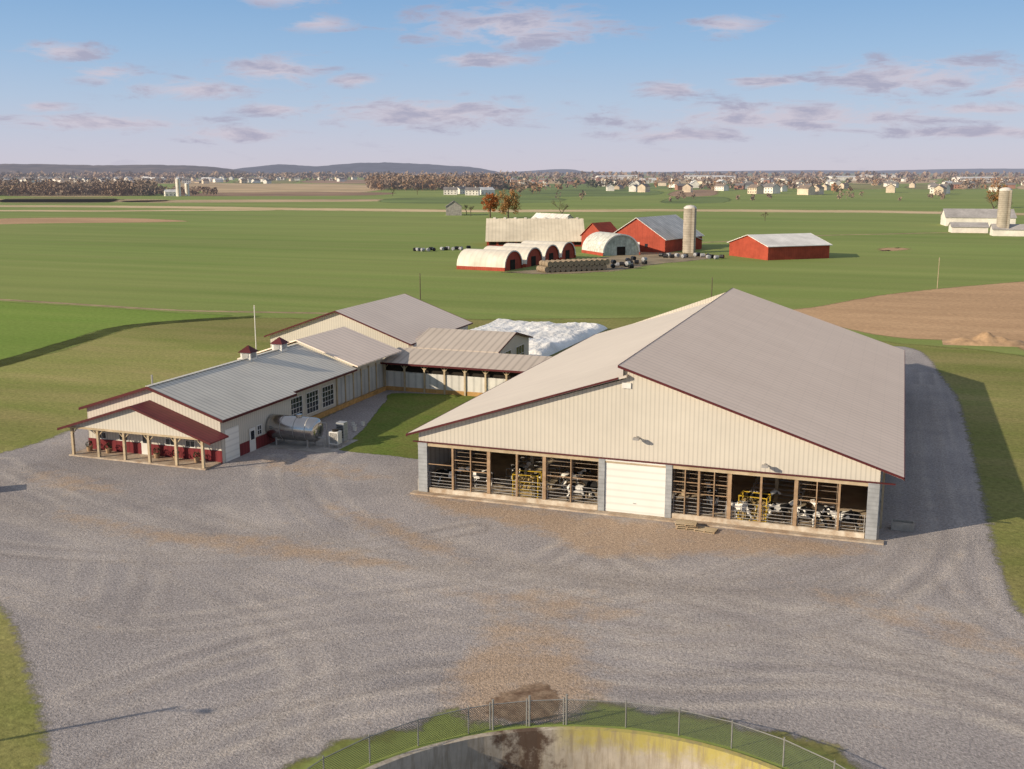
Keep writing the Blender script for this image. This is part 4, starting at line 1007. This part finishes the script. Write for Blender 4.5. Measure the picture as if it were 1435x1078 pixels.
dx_,dy_=pol(.395,515); gable('dairy_barn','long grey roofed dairy barn at distant farm',(dx_,dy_,0),math.radians(-84),17,30,4,3.6,hw[0],hw[0],hr[3],None)
dx_,dy_=pol(.402,455); gable('dairy_barn','grey roofed low shed at distant farm',(dx_,dy_,0),math.radians(-84),9,14,2.4,1.6,hw[0],hw[0],hr[3],None)
dx_,dy_=pol(.44,432); gable('dairy_barn','white walled shed at distant farm',(dx_,dy_,0),math.radians(-86),8,24,2.6,1.8,hw[0],hw[0],hr[3],None)
silo('tall concrete silo at distant farm',(*pol(.45,430),0),2.4,17.5)

# ------------------------------------------------------------------ poles
def pole(label,x,y,h,m,r_=.09,arm=False):
    r=root('utility_pole',label,'pole',(x,y,0)); Geo().tube((0,0,0),(0,0,h),r_,8,r_*.75).obj('shaft',r,m)
    Geo().box(-.12,.12,-.03,.03,h-.35,h-.28).obj('bracket',r,M_pipe)
    if arm:
        Geo().tube((0,0,h-.3),(1.2,0,h),.04,6).obj('arm',r,M_pipe); Geo().box(1.1,1.6,-.15,.15,h-.05,h+.08).obj('lamp_head',r,M_pipe)
pole('thin white pole standing in grass',-48.6,52.3,6.9,M_white,.08)
pole('brown wooden pole in field',-54.3,119.8,5.2,M_bark,.11)
pole('thin brown pole behind barn',.1,139.2,4.4,M_bark,.1)
pole('thin pale pole in field',42.8,175.5,6.8,M_woodp,.08)
pole('tall yard light pole beside gravel',-11.6,-50.2,8,M_wood,.12,True)

# ------------------------------------------------------------------ parked pickup at the yard edge
PK=root('pickup_truck','dark grey pickup truck parked on gravel','truck',(-34.6,-13.2,.02),.75)
M_car=mat('dark_car_paint',(.06,.065,.075),rough=.3,spec=.5,var=.05); M_tyre=mat('tyre_rubber',(.02,.02,.02),rough=.9)
g=Geo(); g.ext([(-2.7,-.92,.45),(2.7,-.92,.45),(2.75,-.92,.95),(1.55,-.92,1.15),(-2.7,-.92,1.12)],(0,1.84,0)); g.obj('body',PK,M_car)
g=Geo(); g.ext([(-.75,-.84,1.14),(1.5,-.84,1.14),(.85,-.84,1.82),(-.6,-.84,1.82)],(0,1.68,0)); g.obj('cab',PK,M_car)
for s in (-1,1): Geo().ext([(-.55,s*.85,1.2),(1.3,s*.85,1.2),(.78,s*.85,1.72),(-.48,s*.85,1.72)],(0,s*.01,0)).obj('window',PK,M_glass)
for x in (-1.75,1.75):
    for s in (-1,1):
        wv=Geo().tube((x,s*.72,.38),(x,s*.97,.38),.38,20).obj('wheel',PK,M_tyre); Geo().tube((x,s*.975,.38),(x,s*.985,.38),.2,12).obj('rim',wv,M_pipe)
for s in (-1,1): Geo().box(2.73,2.78,s*.7-.15,s*.7+.15,.7,.86).obj('headlight',PK,M_white)

# ------------------------------------------------------------------ PIT + FENCE
def pitx(t,co,geo,col):
    s=t.n('ShaderNodeSeparateXYZ'); t.l(co,s.inputs[0])
    ang=t.math('ARCTAN2',s.outputs[1],s.outputs[0])
    top=t.rng(s.outputs[2],-1.6,.0)
    nz=t.noise(co,1.2,5,.7)
    moss=t.math('MULTIPLY',t.rng(t.math('ADD',t.math('MULTIPLY',top,.7),nz),.76,1.12,0,.85),t.rng(ang,1.98,1.9))
    col=t.mix(moss,col,(.45,.375,.085))
    mp=t.n('ShaderNodeMapping'); t.l(co,mp.inputs[0]); mp.inputs['Scale'].default_value=(2.2,2.2,.25)
    st=t.rng(t.noise(mp.outputs[0],1.5,5,.7),.46,.62,0,.6)
    col=t.mix(st,col,(.28,.22,.155))
    da=t.math('ABSOLUTE',t.math('SUBTRACT',ang,2.075))
    sm=t.rng(t.math('ADD',da,t.math('MULTIPLY',t.math('SUBTRACT',nz,.5),.55)),.02,.12,.9,0)
    return t.mix(sm,col,(.085,.046,.03))
M_pit=mat('pit_concrete',(.56,.49,.40),vs=1.5,extra=pitx,rough=.9,var=.1)
PT=root('manure_pit','round concrete manure pit with mossy stained wall','pit',(PC[0],PC[1],0))
g=Geo(); n=96
for k in range(n):
    a,b=2*math.pi*k/n,2*math.pi*(k+1)/n; c0,s0,c1,s1=math.cos(a),math.sin(a),math.cos(b),math.sin(b); ri,ro=12.5,12.8
    g.face([(ri*c0,ri*s0,.1),(ri*c1,ri*s1,.1),(ri*c1,ri*s1,-4),(ri*c0,ri*s0,-4)])
    g.face([(ri*c0,ri*s0,.1),(ro*c0,ro*s0,.1),(ro*c1,ro*s1,.1),(ri*c1,ri*s1,.1)])
    g.face([(ro*c0,ro*s0,.1),(ro*c0,ro*s0,-.5),(ro*c1,ro*s1,-.5),(ro*c1,ro*s1,.1)])
g.obj('wall',PT,M_pit)
g=Geo(); g.face([(12.5*math.cos(2*math.pi*k/n),12.5*math.sin(2*math.pi*k/n),-3.4) for k in range(n)]); g.obj('slurry',PT,mat('slurry',(.09,.06,.04),rough=.4,vs=.5))
FN=root('chain_link_fence','chain link fence ringing the manure pit','fence',(PC[0],PC[1],0))
RF=13.15; NP=34
gate=[1.93,2.06,2.19]
angs=sorted([2*math.pi*k/NP+.05 for k in range(NP) if not 1.86<2*math.pi*k/NP+.05<2.26]+gate)
M_fp=mat('fence_steel',(.34,.335,.32),rough=.5,metal=.3,var=.1)
P2=[(RF*math.cos(a),RF*math.sin(a)) for a in angs]
for x,y in P2: Geo().tube((x,y,0),(x,y,1.36),.035,8).obj('post',FN,M_fp)
for a in gate: Geo().tube((RF*math.cos(a)+.12,RF*math.sin(a)+.05,0),(RF*math.cos(a)+.12,RF*math.sin(a)+.05,1.5),.05,8).obj('gate_post',FN,M_fp)
g=Geo()
for k in range(len(P2)):
    (xa,ya),(xb,yb)=P2[k],P2[(k+1)%len(P2)]; g.tube((xa,ya,1.25),(xb,yb,1.25),.022,6)
g.obj('top_rail',FN,M_fp)
m=bpy.data.materials.new('chain_link_wire'); m.use_nodes=True; t=NT(m)
c_=t.n('ShaderNodeTexCoord').outputs['Object']; s=t.n('ShaderNodeSeparateXYZ'); t.l(c_,s.inputs[0])
u=t.math('MULTIPLY',t.math('ARCTAN2',s.outputs[1],s.outputs[0]),RF)
l1=t.math('ABSOLUTE',t.math('SUBTRACT',t.math('FRACT',t.math('MULTIPLY',t.math('ADD',u,s.outputs[2]),9.)),.5))
l2=t.math('ABSOLUTE',t.math('SUBTRACT',t.math('FRACT',t.math('MULTIPLY',t.math('SUBTRACT',u,s.outputs[2]),9.)),.5))
a=t.math('LESS_THAN',t.math('MINIMUM',l1,l2),.11)
bs=t.n('ShaderNodeBsdfPrincipled'); bs.inputs['Base Color'].default_value=(.09,.10,.09,1); bs.inputs['Metallic'].default_value=.2; bs.inputs['Roughness'].default_value=.6
tr=t.n('ShaderNodeBsdfTransparent'); mx=t.n('ShaderNodeMixShader'); t.l(a,mx.inputs[0]); t.l(tr.outputs[0],mx.inputs[1]); t.l(bs.outputs[0],mx.inputs[2])
oo=t.n('ShaderNodeOutputMaterial'); t.l(mx.outputs[0],oo.inputs[0])
g=Geo()
for k in range(len(P2)):
    (xa,ya),(xb,yb)=P2[k],P2[(k+1)%len(P2)]
    g.face([(xa,ya,.04),(xb,yb,.04),(xb,yb,1.24),(xa,ya,1.24)])
g.obj('wire_mesh',FN,m)
print('done')
